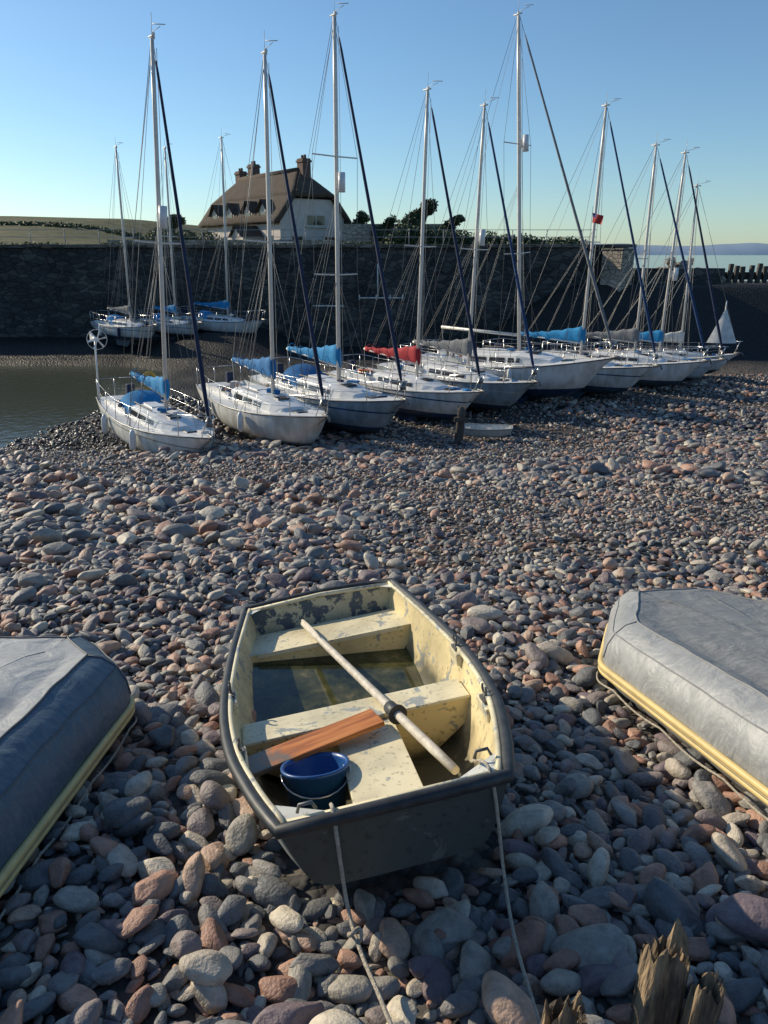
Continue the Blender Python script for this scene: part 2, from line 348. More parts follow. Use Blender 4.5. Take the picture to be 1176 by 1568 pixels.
# ------------------------------------------------------------ dinghy
D=empty('rowing_dinghy',dM)
Ls=2.36
SX=[0,.1,.25,.45,.7,.9,1]
Ww=[.375,.455,.54,.578,.555,.505,.475]; Rz=[.435,.425,.41,.395,.395,.41,.42]; Bz=[.155,.085,.025,0,0,.03,.06]
PR=[(0,0),(.3,.0),(.55,.012),(.70,.05),(.79,.14),(.845,.28),(.89,.46),(.93,.64),(.965,.82),(1,1)]
def dpt(s,fx,fh,sgn,inset=0):
    wv=ci(SX,Ww,s)-inset; rz=ci(SX,Rz,s); bz=ci(SX,Bz,s)+inset*1.2
    z=bz+(rz-bz)*fh; y=-Ls/2+Ls*s
    y+= (-.07*fh*(1-s)**3 + .05*fh*s**3)
    if inset: y=y*(1-.02)
    return (sgn*wv*fx,y,z)
def ring(s,inset=0):
    return [dpt(s,fx,fh,-1,inset) for fx,fh in PR[::-1]]+[dpt(s,fx,fh,1,inset) for fx,fh in PR[1:]]
NS=30
mb=MB(); outer=[ring(i/NS) for i in range(NS+1)]; inner=[ring(i/NS,.018) for i in range(NS+1)]
mb.loft(outer,1,cap=(True,True)); mb.m[-1]=0; mb.m[-2]=0; mb.obj('hull_outer',[M_dout,M_dlow],D)
mb=MB(); mb.loft([r for r in inner],0); mb.obj('hull_inner',[M_cream],D)
mb=MB(); n=len(inner[0]); mb.add(inner[0],[tuple(range(n))],0); mb.add(inner[-1],[tuple(range(n))[::-1]],1)
mb.obj('inner_transoms',[M_cream,M_transom],D)
mb=MB()
rim=[outer[i][0] for i in range(NS+1)]+[tuple(Vector(outer[-1][0]).lerp(Vector(outer[-1][-1]),t)+Vector((0,0,.02*math.sin(math.pi*t)))) for t in (.2,.4,.6,.8)]+[outer[i][-1] for i in range(NS,-1,-1)]+[tuple(Vector(outer[0][-1]).lerp(Vector(outer[0][0]),t)+Vector((0,-.02*math.sin(math.pi*t),.012*math.sin(math.pi*t)))) for t in (.2,.4,.6,.8)]
rim=[(p[0],p[1],p[2]+.004) for p in rim]
mb.tube(rim,.023,n=10,closed=True); mb.obj('gunwale_fender',[M_black],D)
mb=MB()
for sg in (0,-1):
    q=[ (inner[i][sg][0]*.985,inner[i][sg][1],inner[i][sg][2]+.005) for i in range(NS+1)]
    mb.tube(q,.013,n=6)
a,b_=inner[0][0],inner[0][-1]; mb.tube([(a[0],a[1]+.01,a[2]),(b_[0],b_[1]+.01,b_[2]+.0)],.014)
a,b_=inner[-1][0],inner[-1][-1]; mb.tube([(a[0],a[1]-.01,a[2]),(0,a[1]-.01,a[2]+.02),(b_[0],b_[1]-.01,b_[2])],.014)
mb.obj('inwale',[M_creamw],D)
def innerx(y,z):
    s=min(max((y+Ls/2)/Ls,0),1); wv=ci(SX,Ww,s)-.018; rz=ci(SX,Rz,s); bz=ci(SX,Bz,s)+.02
    f=(z-bz)/(rz-bz); f=min(max(f,0),1)
    return wv*np.interp(f,[p[1] for p in PR[1:]],[p[0] for p in PR[1:]]) if f>0 else 0
def bench(mb,y0,y1,zt,zb,mi=0,sm=4):
    rows=[]
    for i in range(sm+1):
        y=y0+(y1-y0)*i/sm; x=innerx(y,zt); rows.append([(-x,y,zt),(x,y,zt)])
    mb.loft(rows,mi,smooth=False)
    for y in (y0,y1):
        pz=[zt,zt-.04,(zt+zb)/2,zb]; rows=[[(-innerx(y,z)*(1 if z>zb+.001 else .98),y,z),(innerx(y,z)*(1 if z>zb+.001 else .98),y,z)] for z in pz]
        mb.loft(rows,mi+1,smooth=False)
mb=MB(); bench(mb,.76,1.10,.285,.06)
mb.box((0,.755,.277),(.86,.014,.024),0)
mb.obj('stern_seat',[M_creamw,M_creamf],D)
mb=MB(); bench(mb,-.30,-.12,.27,.03); 
mb.box((0,-.21,.277),(2*innerx(-.19,.277)-.02,.20,.016),0)
mb.obj('centre_thwart',[M_creamw,M_creamf],D,bevel=.004)
mb=MB()
q=[]
for y_ in (-1.15,-1.0,-.8,-.6,-.302):
    s_=(y_+Ls/2)/Ls; zb_=ci(SX,Bz,s_)+.028; q.append([(-.105,y_,zb_),(-.105,y_,.245),(.135,y_,.245),(.135,y_,zb_)])
mb.loft(q,1,cap=(True,True),smooth=False); mb.box((.015,-.72,.253),(.265,.84,.016),0); mb.obj('fore_aft_locker',[M_creamw,M_creamf],D,bevel=.003)
mb=MB()
for sg in (-1,1):
    c=dpt(0,1,1,sg,.02); mb.add([(c[0],c[1]+.005,c[2]+.004),(c[0]-sg*.17,c[1]+.005,c[2]+.004),(c[0]+sg*.05,c[1]+.15,c[2]+.0),(c[0],c[1]+.005,c[2]-.015),(c[0]-sg*.17,c[1]+.005,c[2]-.015),(c[0]+sg*.05,c[1]+.15,c[2]-.02)],[(0,1,2),(5,4,3),(1,4,5,2)])
    c=dpt(1,1,1,sg,.02); mb.add([(c[0],c[1]-.005,c[2]+.004),(c[0]-sg*.1,c[1]-.005,c[2]+.004),(c[0]+sg*.02,c[1]-.12,c[2]+.0)],[(0,1,2)])
M_whitep=paintmat('white_paint_worn',(.72,.72,.66),(.35,.36,.35),.6)
mb.obj('corner_knees',[M_whitep],D)
mb=MB()
for sg in (-1,1):
    for yy in (-.02,-.62):
        x=innerx(yy,.37); mb.box((sg*(x-.012),yy,.365),(.03,.16,.06),0,Matrix.Rotation(rad(-3*sg),4,'Z').to_3x3())
mb.obj('rowlock_pads',[M_creamw],D,bevel=.006)
mb=MB()
for sg in (-1,1):
    for yy in (-.02,-.62):
        x=innerx(yy,.39)-.012
        mb.box((sg*x,yy,.40),(.03,.07,.02)); mb.tube([(sg*x,yy,.38),(sg*x,yy,.425)],.008)
        mb.tube([(sg*x,yy+.024*math.cos(t),.445+.024*math.sin(t)) for t in [math.pi*(.75+1.5*k/8) for k in range(9)]],.005)
for yy,xx in ((-1.19,-.28),(-1.12,.33)):
    mb.tube([(xx-.03,yy,.45),(xx-.02,yy,.475),(xx+.02,yy,.475),(xx+.03,yy,.45)],.006)
mb.obj('rowlocks',[mat('galvanised',(.22,.22,.21),(.12,.11,.10),rough=.6,metal=.6)],D)
# bilge water
M_bilge,nt,b=newmat('bilge_water'); b.inputs['Roughness'].default_value=.09
n=N(nt,'ShaderNodeTexNoise'); n.inputs['Scale'].default_value=4.5; n.inputs['Detail'].default_value=9; n.inputs['Roughness'].default_value=.7; tc=N(nt,'ShaderNodeTexCoord'); nt.links.new(tc.outputs['Object'],n.inputs['Vector'])
r=ramp(nt,[(.4,(.015,.02,.011)),(.52,(.05,.055,.022)),(.6,(.09,.085,.035)),(.66,(.17,.15,.07))]); nt.links.new(n.outputs['Fac'],r.inputs['Fac']); nt.links.new(r.outputs['Color'],b.inputs['Base Color'])
up=dM.to_3x3().inverted()@Vector((0,0,1)); mb=MB(); rows=[]
for i in range(13):
    y=-.115+.87*i/12; row=[]
    for j in range(9):
        t=-1+2*j/8; z=.062-(up.y*y)/up.z
        for _ in range(3):
            x=t*innerx(y,max(z,.03)); z=.062-(up.x*x+up.y*y)/up.z
        row.append((x,y,z))
    rows.append(row)
mb.loft(rows); mb.obj('bilge_water',[M_bilge],D)
# plank
M_plank,nt,b=newmat('varnished_plank'); L=nt.links; tc=N(nt,'ShaderNodeTexCoord'); mp=N(nt,'ShaderNodeMapping'); mp.inputs['Scale'].default_value=(3,40,40); L.new(tc.outputs['Object'],mp.inputs['Vector'])
n=N(nt,'ShaderNodeTexNoise'); n.inputs['Scale'].default_value=1.5; n.inputs['Detail'].default_value=7; L.new(mp.outputs[0],n.inputs['Vector'])
r=ramp(nt,[(.3,(.22,.06,.012)),(.55,(.50,.17,.035)),(.75,(.62,.26,.07))]); L.new(n.outputs['Fac'],r.inputs['Fac'])
sp=N(nt,'ShaderNodeSeparateXYZ'); L.new(tc.outputs['Object'],sp.inputs[0])
n3=N(nt,'ShaderNodeTexNoise'); n3.inputs['Scale'].default_value=12; L.new(tc.outputs['Object'],n3.inputs['Vector'])
ad=N(nt,'ShaderNodeMath',operation='MULTIPLY_ADD'); ad.inputs[1].default_value=.35; L.new(n3.outputs['Fac'],ad.inputs[0]); L.new(sp.outputs[0],ad.inputs[2])
rr=ramp(nt,[(.0,g3(1)),(.08,g3(0))]); L.new(ad.outputs[0],rr.inputs['Fac'])
mx=N(nt,'ShaderNodeMix',data_type='RGBA'); mx.inputs['B'].default_value=(.17,.13,.10,1); L.new(rr.outputs['Color'],mx.inputs['Factor']); L.new(r.outputs['Color'],mx.inputs['A']); L.new(mx.outputs['Result'],b.inputs['Base Color']); b.inputs['Roughness'].default_value=.4
mb=MB(); mb.box((0,0,0),(.64,.145,.022)); o=mb.obj('loose_plank',[M_plank],D,bevel=.004)
o.matrix_parent_inverse=Matrix(); o.location=(-.235,-.465,.300); o.rotation_euler=(rad(2),rad(-3),rad(13))
# bucket
M_bucket=mat('blue_bucket_plastic',(.012,.07,.24),(.018,.09,.28),scale=5,rough=.35)
mb=MB(); prof=[(.0,.01),(.092,.01),(.097,.0),(.127,.265),(.136,.267),(.136,.28),(.125,.28),(.120,.265),(.095,.02),(0,.02)]
mb.loft([[ (r_*math.cos(2*math.pi*k/28),r_*math.sin(2*math.pi*k/28),z) for k in range(28)] for r_,z in prof],closed=True)
mb.tube([(.136*math.cos(t),-.136*math.sin(t)*.98,.255-.06*math.sin(t)) for t in [math.pi*k/12 for k in range(13)]],.004,mi=1)
o=mb.obj('bucket',[M_bucket,M_steel],D); o.location=(-.25,-.69,.03); o.rotation_euler=(rad(-9),rad(5),0)
# oar
M_oar=mat('weathered_oar',(.68,.62,.52),(.45,.40,.32),scale=3,rough=.6,stretch=(8,8,8),bump=.2)
mb=MB(); A=Vector((-.14,1.06,.318)); B=Vector((.27,-.93,.308)); pp=[A.lerp(B,t) for t in np.linspace(0,1,12)]
mb.tube(pp,[.016,.018,.019,.02,.02,.02,.02,.02,.02,.02,.02,.017],n=10)
d=(B-A).normalized(); side=d.cross(Vector((0,0,1)))
bl=[]
for t,wd in ((0,.022),(.06,.036),(.2,.038),(.34,.03),(.42,.018)):
    c=A-d*.02+d*t; bl.append([c+Vector((0,0,1))*wd+side*.0,c+side*.008,c-Vector((0,0,.7))*min(wd,.025),c-side*.008])
mb.loft(bl,0,closed=True,cap=(True,True))
cc=A.lerp(B,.71); mb.tube([cc-d*.045,cc-d*.04,cc+d*.04,cc+d*.045],[.024,.031,.031,.024],n=12,mi=1)
mb.tube([cc+d*.04,cc+d*.052],[.044,.044],n=14,mi=1)
mb.obj('oar',[M_oar,M_black],D)
# mooring ropes
def rope(name,pts,r,knots=()):
    P=[Vector(p) for p in pts]; out=[]
    for i in range(len(P)-1):
        for k in range(8):
            t=k/8; p0=P[max(i-1,0)];p1=P[i];p2=P[i+1];p3=P[min(i+2,len(P)-1)]
            out.append(.5*((2*p1)+(p2-p0)*t+(2*p0-5*p1+4*p2-p3)*t*t+(3*p1-p0-3*p2+p3)*t**3))
    out.append(P[-1]); mb=MB(); mb.tube(out,r,n=7)
    for kx in knots:
        c=Vector(kx); mb.tube([c+Vector((.016*math.cos(a)*1.2,.012*math.sin(a*2),.016*math.sin(a))) for a in np.linspace(0,12,26)],r,n=6)
    return mb.obj(name,[M_rope])
sA=dM@Vector((-.20,-1.27,.455)); sB=dM@Vector((.32,-1.24,.455))
g_=lambda x,y,h:(x,y,gzs(x,y)+h)
rope('mooring_rope',[dM@Vector((-.2,-1.14,.42)),sA,g_(-.12,1.83,.22),g_(-.075,1.70,.15),g_(.0,1.5,.13),g_(.10,1.2,.10),g_(.18,.8,.09)],.0068,[g_(-.09,1.74,.165)])
rope('mooring_rope',[dM@Vector((.3,-1.08,.42)),sB,g_(.40,1.93,.24),g_(.41,1.75,.14),g_(.425,1.5,.12),g_(.44,1.2,.1),g_(.44,.8,.1)],.006)

# ------------------------------------------------------------ inflatables
def chaikin(P,n):
    for _ in range(n):
        Q=[]
        for i in range(len(P)):
            a=Vector(P[i]);b=Vector(P[(i+1)%len(P)]); Q+= [a.lerp(b,.22),a.lerp(b,.78)]
        P=Q
    return P
def inflatable(M,w,Ln,tap,mats,tw=.45,dome=.03):
    E=empty('inflatable_dinghy',M)
    base=[(-w,-Ln/2),(-w,Ln/2-tap),(-w*tw,Ln/2),(w*tw,Ln/2),(w,Ln/2-tap),(w,-Ln/2)]
    P=[]
    for i in range(len(base)):
        a=Vector((*base[i],0)); b=Vector((*base[(i+1)%len(base)],0)); k=max(2,int((b-a).length/.08))
        P+= [a.lerp(b,j/k) for j in range(k)]
    P=chaikin(P,1)
    for _ in range(3): P=[(P[i-1]+P[i]*2+P[(i+1)%len(P)])/4 for i in range(len(P))]
    n=len(P); Nn=[]
    for i in range(n):
        t=(P[(i+2)%n]-P[i-2]).normalized(); Nn.append(Vector((t.y,-t.x,0)))
    c=sum(P,Vector())/n
    if (P[0]-c).dot(Nn[0])>0: Nn=[-q for q in Nn]
    prof=[(.14,-.06),(.05,.02),(.01,.11),(0,.18),(.015,.26),(.06,.335),(.12,.385),(.19,.405),(.24,.400)]
    rings=[]
    for k,(o_,z) in enumerate(prof):
        rings.append([P[i]+Nn[i]*o_+Vector((0,0,z+.008*noise.noise(Vector((P[i].x*5,P[i].y*5,k*.8)))))+Nn[i]*.012*noise.noise(Vector((P[i].x*6,P[i].y*6,k*.7+9))) for i in range(n)])
    mb=MB(); mb.loft(rings[:8],0,closed=True); 
    top=[rings[7]]; basez=.40
    for f in (.95,.9,.8,.7,.6,.5,.4,.3,.2,.1):
        top.append([Vector((c.x+(p.x-c.x)*f,c.y+(p.y-c.y)*f, basez-.018*math.exp(-((f-.88)/.06)**2)+dome*(1-f*f)+.022*noise.noise(Vector((p.x*f*3,p.y*f*3,4)))+.008*noise.noise(Vector((p.x*f*9,p.y*f*3,1))))) for p in rings[8]])
    mb.loft(top,1,closed=True,cap=(False,True))
    mb.obj('tube_and_cover',mats[:2],E)
    mb=MB()
    for dz,rr_,mi in ((.092,.016,0),(.128,.018,0),(.110,.013,1)):
        mb.tube([P[i]+Nn[i]*(-.004 if mi==0 else -.006)+Vector((0,0,dz)) for i in range(n)],rr_,n=8,closed=True,mi=mi)
    mb.obj('rubbing_strake',[mats[2],mats[3]],E)
    mb=MB(); mb.tube([rings[7][i]+Vector((0,0,.002)) for i in range(n)],.006,n=5,closed=True)
    mb.tube([rings[5][i]-Nn[i]*.002 for i in range(n)],.004,n=5,closed=True)
    corner=[min(range(n),key=lambda i:(P[i]-Vector((*q,0))).length) for q in base[1:5]]
    for i in corner:
        mb.tube([r[i]-Nn[i]*.001+Vector((0,0,.001)) for r in rings[3:8]],.005,n=5)
    mb.obj('cover_seams',[mats[4]],E)
    mb=MB(); rp=[]
    for i in range(n):
        rp.append(P[i]-Nn[i]*.022+Vector((0,0,.05-.022*abs(math.sin(i*.25)))))
    mb.tube(rp,.006,n=5,closed=True); mb.obj('grab_line',[M_rope],E)
    return E
def covermat(name,c1,c2,scr,amt=.8):
    m,nt,b=newmat(name); L=nt.links; tc=N(nt,'ShaderNodeTexCoord')
    n=N(nt,'ShaderNodeTexNoise'); n.inputs['Scale'].default_value=4; n.inputs['Detail'].default_value=9; n.inputs['Roughness'].default_value=.7; L.new(tc.outputs['Object'],n.inputs['Vector'])
    r=ramp(nt,[(.35,c1),(.65,c2)]); L.new(n.outputs['Fac'],r.inputs['Fac'])
    mp=N(nt,'ShaderNodeMapping'); mp.inputs['Scale'].default_value=(3,14,6); mp.inputs['Rotation'].default_value=(0,0,.6); L.new(tc.outputs['Object'],mp.inputs[0])
    n2=N(nt,'ShaderNodeTexNoise'); n2.inputs['Scale'].default_value=2.2; n2.inputs['Detail'].default_value=12; n2.inputs['Roughness'].default_value=.8; n2.inputs['Distortion'].default_value=1.2; L.new(mp.outputs[0],n2.inputs['Vector'])
    r2=ramp(nt,[(.50,g3(0)),(.56,g3(amt*.5)),(.58,g3(.05)),(.68,g3(amt))]); L.new(n2.outputs['Fac'],r2.inputs['Fac'])
    mx=N(nt,'ShaderNodeMix',data_type='RGBA'); L.new(r2.outputs['Color'],mx.inputs['Factor']); L.new(r.outputs['Color'],mx.inputs['A']); mx.inputs['B'].default_value=(*scr,1)
    L.new(mx.outputs['Result'],b.inputs['Base Color']); b.inputs['Roughness'].default_value=.5
    n3=N(nt,'ShaderNodeTexNoise'); n3.inputs['Scale'].default_value=5; n3.inputs['Detail'].default_value=4; n3.inputs['Distortion'].default_value=1; L.new(tc.outputs['Object'],n3.inputs['Vector'])
    bp=N(nt,'ShaderNodeBump'); bp.inputs['Strength'].default_value=.7; bp.inputs['Distance'].default_value=.03; L.new(n3.outputs['Fac'],bp.inputs['Height']); L.new(bp.outputs['Normal'],b.inputs['Normal'])
    return m
cg=covermat('cover_grey',(.16,.165,.165),(.21,.215,.215),(.42,.42,.40)); cg2=covermat('tube_grey',(.25,.26,.265),(.32,.33,.335),(.50,.50,.47))
cb=covermat('tube_blue_grey',(.045,.08,.12),(.07,.115,.16),(.2,.23,.26),.6); cg3=covermat('cover_light_grey',(.32,.325,.32),(.40,.405,.40),(.55,.55,.51))
M_strake=mat('strake_cream',(.76,.58,.24),(.62,.47,.20),scale=8,rough=.5); M_strake2=mat('strake_line',(.45,.36,.20),scale=8,rough=.5)
M_seam=mat('seam_tape',(.27,.275,.28),scale=10,rough=.6); M_seam2=mat('seam_dark',(.10,.11,.12),scale=10,rough=.6)
inflatable(iRM,.79,3.0,.75,[cg2,cg,M_strake,M_strake2,M_seam],tw=.42)
inflatable(iLM,.76,3.0,.40,[cb,cg3,M_strake,M_strake2,M_seam2],tw=.6,dome=.05)

# ------------------------------------------------------------ rotten posts
M_rot=mat('rotten_wood',(.36,.26,.155),(.075,.06,.046),scale=1.6,rough=.85,bump=1,bscale=5,stretch=(14,14,1.6),contrast=(.40,.58))
def stump(x,y,r,h,seed,lean=(0,0)):
    n=40; 
    def nn(a,b,c=0): return noise.noise(Vector((a,b,c+seed*3.3)))
    tops=[]
    for k in range(n):
        a=6.2832*k/n; tops.append(h*(.78+.30*nn(math.cos(a)*1.3,math.sin(a)*1.3)+.16*nn(math.cos(a)*5,math.sin(a)*5,2)))
    mb=MB(); rings=[]
    for t in np.linspace(0,1,12):
        row=[]
        for k in range(n):
            a=6.2832*k/n; rr_=r*(1.05-.10*t+.30*nn(math.cos(a)*2,math.sin(a)*2,t*.5)+.20*nn(math.cos(a)*7,math.sin(a)*7,t*.7))
            row.append((rr_*math.cos(a)+lean[0]*t*h,rr_*.8*math.sin(a)+lean[1]*t*h,-.15+(tops[k]+.15)*t))
        rings.append(row)
    for f,dz in ((.72,.01),(.45,-.03),(.15,-.04)):
        rings.append([(r*f*math.cos(6.2832*k/n)+lean[0]*h,r*.8*f*math.sin(6.2832*k/n)+lean[1]*h,tops[k]*(.93 if f>.5 else .82)+dz+.05*nn(math.cos(k*.157)*3*f,math.sin(k*.157)*3*f,5)) for k in range(n)])
    mb.loft(rings,closed=True,cap=(False,True),smooth=False)
    mb.obj('rotten_wooden_post',[M_rot],matrix=Matrix.Translation((x,y,gzs(x,y))))
stump(.745,1.50,.070,.37,1,(.1,.1)); stump(.84,1.45,.045,.29,4,(.1,.0)); stump(.435,1.36,.055,.34,2,(.1,.05))

# ------------------------------------------------------------ harbour wall etc.
def stonemat(name,c1,c2,c3,sc_=(1.6,1.6,3.2),bump=.8):
    m,nt,b=newmat(name); L=nt.links; tc=N(nt,'ShaderNodeTexCoord'); mp=N(nt,'ShaderNodeMapping'); mp.inputs['Scale'].default_value=sc_; L.new(tc.outputs['Object'],mp.inputs[0])
    v=N(nt,'ShaderNodeTexVoronoi'); v.inputs['Scale'].default_value=1; L.new(mp.outputs[0],v.inputs['Vector'])
    e=N(nt,'ShaderNodeTexVoronoi',feature='DISTANCE_TO_EDGE'); e.inputs['Scale'].default_value=1; L.new(mp.outputs[0],e.inputs['Vector'])
    s_=N(nt,'ShaderNodeSeparateColor'); L.new(v.outputs['Color'],s_.inputs[0]); r=ramp(nt,[(0,c1),(.5,c2),(1,c3)]); L.new(s_.outputs[0],r.inputs[0])
    r2=ramp(nt,[(0,g3(.4)),(.08,g3(1))]); L.new(e.outputs['Distance'],r2.inputs[0])
    mu=N(nt,'ShaderNodeMix',data_type='RGBA',blend_type='MULTIPLY'); mu.inputs['Factor'].default_value=1; L.new(r.outputs[0],mu.inputs['A']); L.new(r2.outputs[0],mu.inputs['B'])
    n=N(nt,'ShaderNodeTexNoise'); n.inputs['Scale'].default_value=.4; n.inputs['Detail'].default_value=6; L.new(tc.outputs['Object'],n.inputs['Vector']); r3=ramp(nt,[(.35,g3(.55)),(.65,g3(1.15))]); L.new(n.outputs[0],r3.inputs[0])
    m2=N(nt,'ShaderNodeMix',data_type='RGBA',blend_type='MULTIPLY'); m2.inputs['Factor'].default_value=1; L.new(mu.outputs['Result'],m2.inputs['A']); L.new(r3.outputs[0],m2.inputs['B']); L.new(m2.outputs['Result'],b.inputs['Base Color'])
    b.inputs['Roughness'].default_value=.9; bp=N(nt,'ShaderNodeBump'); bp.inputs['Strength'].default_value=bump; bp.inputs['Distance'].default_value=.08; L.new(r2.outputs[0],bp.inputs['Height']); L.new(bp.outputs[0],b.inputs['Normal'])
    return m
M_wall=stonemat('harbour_stone',(.042,.046,.048),(.066,.068,.066),(.12,.118,.105)); M_cop=stonemat('coping_stone',(.12,.12,.10),(.16,.15,.12),(.2,.18,.15),(1,1,3)); M_gwall=stonemat('garden_stone',(.34,.29,.23),(.40,.34,.27),(.46,.40,.32),(2.5,2.5,4))
Wl=empty('harbour_wall',Matrix.Translation((0,0,0)))
mb=MB(); mb.box((-60,WY+1,-1.2),(2*(60+WX),2,6.9)); 
mb.obj('masonry',[M_wall],Wl)
mb=MB(); x=-100
while x<WX: 
    l=R.uniform(1.2,2.2); mb.box((x+l/2,WY+.95+R.uniform(-.02,.02),2.36+R.uniform(-.015,.015)),(l-.03,2.3,.2)); x+=l
mb.obj('coping',[M_cop],Wl,bevel=.02)
mb=MB(); mb.box((WX+3.2,WY+1.1,-.6),(6.4,1.2,3.2),0); mb.obj('low_wall',[M_wall],Wl)
M_rail=mat('railing_grey',(.35,.36,.36),scale=5,rough=.6)
mb=MB()
x=-60
while x<WX-2:
    mb.tube([(x,WY+.4,2.4),(x,WY+.4,3.35)],.03,n=6); x+=2.2
for z in (2.9,3.33): mb.tube([(-60,WY+.4,z),(WX-2,WY+.4,z)],.018,n=5)
mb.obj('quay_railing',[M_rail])
mb=MB()
for a in ((-1.6,-.8,1.2,-.8),(-.4,-.9,-.4,1.3),(-4.6,-1.3,-2.6,-1.3)):
    mb.tube([(a[0],WY-.35,a[1]),(a[2],WY-.35,a[3])],.05,n=6)
for a in (-1.6,-.5,.4,1.2): mb.tube([(a,WY-.35,-.95),(a,WY-.35,-.6)],.05)
mb.obj('mooring_boom',[M_whitep])
mb=MB(); mb.box((0,0,.6),(1.5,1.3,3.2),0); mb.box((0,0,2.25),(1.62,1.42,.14),1); mb.obj('stone_pier_end',[M_gwall,M_cop],matrix=Matrix.Translation((WX-.9,WY-.9,-.1))@Matrix.Rotation(rad(-50),4,'Z'),bevel=.05)
RA=empty('rock_armour',Matrix.Translation((20,WY+2.6,0)))
rm=[stonemesh(30+q,.7,.9,sub=3,name='boulder',mt=M_gwall) for q in range(4)]
for k in range(110):
    q=R.uniform(-1,1); r_=R.uniform(-1,1); s_=R.uniform(.45,.95); hz=1.6*(1-abs(q)**1.5)*(1-abs(r_)**1.5)*R.uniform(.3,1)
    o=bpy.data.objects.new('boulder',rm[k%4]); sc.collection.objects.link(o); o.parent=RA; o.location=(q*2.6,r_*1.3,hz+.15); o.scale=(s_,)*3; o.rotation_euler=(R.uniform(-.5,.5),R.uniform(-.5,.5),R.uniform(0,6))
M_tim=mat('groyne_timber',(.10,.085,.07),(.05,.045,.04),scale=4,rough=.9,stretch=(4,4,.6))
mb=MB(); x=22.8
while x<40:
    h=R.uniform(.9,1.3); mb.box((x,WY+3.5+R.uniform(-.1,.1),gzs(x,WY+3.5)+h/2-.1),(.26,.26,h+.2),0,Matrix.Rotation(R.uniform(-.05,.05),3,'Y')); x+=R.uniform(.36,.62)
mb.box((31,WY+3.7,.45),(16.5,.08,.5)); mb.obj('timber_groyne',[M_tim])

# ------------------------------------------------------------ house
HM=Matrix.Translation((-10.7,74.9,.95))@Matrix.Rotation(rad(-53),4,'Z')
H=empty('thatched_cottage',HM)
M_hw=mat('limewash_wall',(.66,.59,.53),(.55,.49,.44),scale=1.5,rough=.9,bump=.3); M_th=mat('thatch',(.105,.08,.058),(.055,.042,.033),scale=2,rough=1,bump=1,bscale=5,stretch=(6,1,1.4))
M_brick=mat('chimney_brick',(.16,.10,.08),(.10,.07,.06),scale=5,rough=.9); M_win=mat('window_glass',(.03,.035,.04),(.05,.05,.055),rough=.08); M_fr=mat('window_frame',(.62,.58,.5),rough=.6)
HL,HW=15,6.5; ze,zr=3.9,7.5; zh=5.4
def yh(z): return HW/2*(1-(z-ze)/(zr-ze))
mb=MB(); x=HL/2;y=HW/2
for sx in (-1,1):
    vs=[(sx*x,-y,-.5),(sx*x,y,-.5),(sx*x,y,ze),(sx*x,yh(zh),zh),(sx*x,-yh(zh),zh),(sx*x,-y,ze)]; mb.add(vs,[(0,1,2,3,4,5)])
for sy in (-1,1): mb.add([(-x,sy*y,-.5),(x,sy*y,-.5),(x,sy*y,ze),(-x,sy*y,ze)],[(0,1,2,3)])
mb.obj('walls',[M_hw],H)
mb=MB(); o_=.45; sl_=(zr-ze)/(HW/2)
def roofgrid(a,b,c,d,nu,nv):
    rows=[]
    for i in range(nv+1):
        t=i/nv; p=Vector(a).lerp(Vector(d),t); q=Vector(b).lerp(Vector(c),t)
        rows.append([p.lerp(q,j/nu)+Vector((0,0,.07*noise.noise(Vector((j*.5,i*.6,a[1]))))) for j in range(nu+1)])
    mb.loft(rows)
ry=y+o_; rz=ze-o_*sl_*.8; X2=x+o_; tz=zr+.25; hx=x-1.9
for sy in (-1,1):
    hz=zh+.2; hy=yh(zh)+.12
    roofgrid((-X2,sy*ry,rz),(X2,sy*ry,rz),(X2,sy*hy,hz),(-X2,sy*hy,hz),24,4)
    roofgrid((-X2,sy*hy,hz),(X2,sy*hy,hz),(hx,0,tz),(-hx,0,tz),24,5)
for sx in (-1,1):
    roofgrid((sx*X2,-hy,hz),(sx*X2,hy,hz),(sx*hx,.01,tz),(sx*hx,-.01,tz),6,5)
mb.tube([(-hx-.1,0,tz),(hx+.1,0,tz)],.2,n=8)
o=mb.obj('thatched_roof',[M_th],H); s_=o.modifiers.new('s','SOLIDIFY'); s_.thickness=.32; s_.offset=0
mb=MB()
for cx_,hh in ((-5.9,8.4),(-3.2,8.8),(6.0,8.5)):
    mb.box((cx_,.2,6+hh/2-3),(.95,.8,hh-6+.4),0); mb.box((cx_,.2,hh-.02),(1.1,.95,.16),0)
    for dx in (-.22,.22): mb.tube([(cx_+dx,.2,hh),(cx_+dx,.2,hh+.5)],[.14,.11],n=8,mi=1)
mb.obj('chimneys',[M_brick,M_brick],H)
mb=MB()
def win(px,py,pz,w_,h_,nrm='y',sg=-1):
    if nrm=='y':
        mb.box((px,py+sg*.03,pz),(w_,.06,h_),1); mb.box((px,py+sg*.075,pz),(w_-.16,.03,h_-.16),0); mb.box((px,py+sg*.1,pz),(.05,.03,h_-.16),1); mb.box((px,py+sg*.1,pz+.05),(w_-.16,.028,.05),1)
        mb.box((px,py+sg*.08,pz-h_/2-.06),(w_+.2,.18,.1),1)
    else:
        mb.box((px+sg*.03,py,pz),(.06,w_,h_),1)
        for q in (-1,1): mb.box((px+sg*.075,py+q*w_*.235,pz),(.03,w_*.40,h_-.24),0)
        mb.box((px+sg*.08,py,pz-h_/2-.06),(.18,w_+.2,.1),1)
for px in (-6,-3.4,1.0,5.6): win(px,-y,1.9,1.2,1.2)
win(x,.3,3.7,2.0,1.0,'x',1); win(x,-1.6,1.9,1.2,1.2,'x',1); win(x,1.7,1.9,1.2,1.2,'x',1)
mb.box((3.4,-y-.04,1.0),(1.0,.1,2.1),2)
mb.obj('windows_and_door',[M_win,M_fr,M_brick],H)
mb=MB()
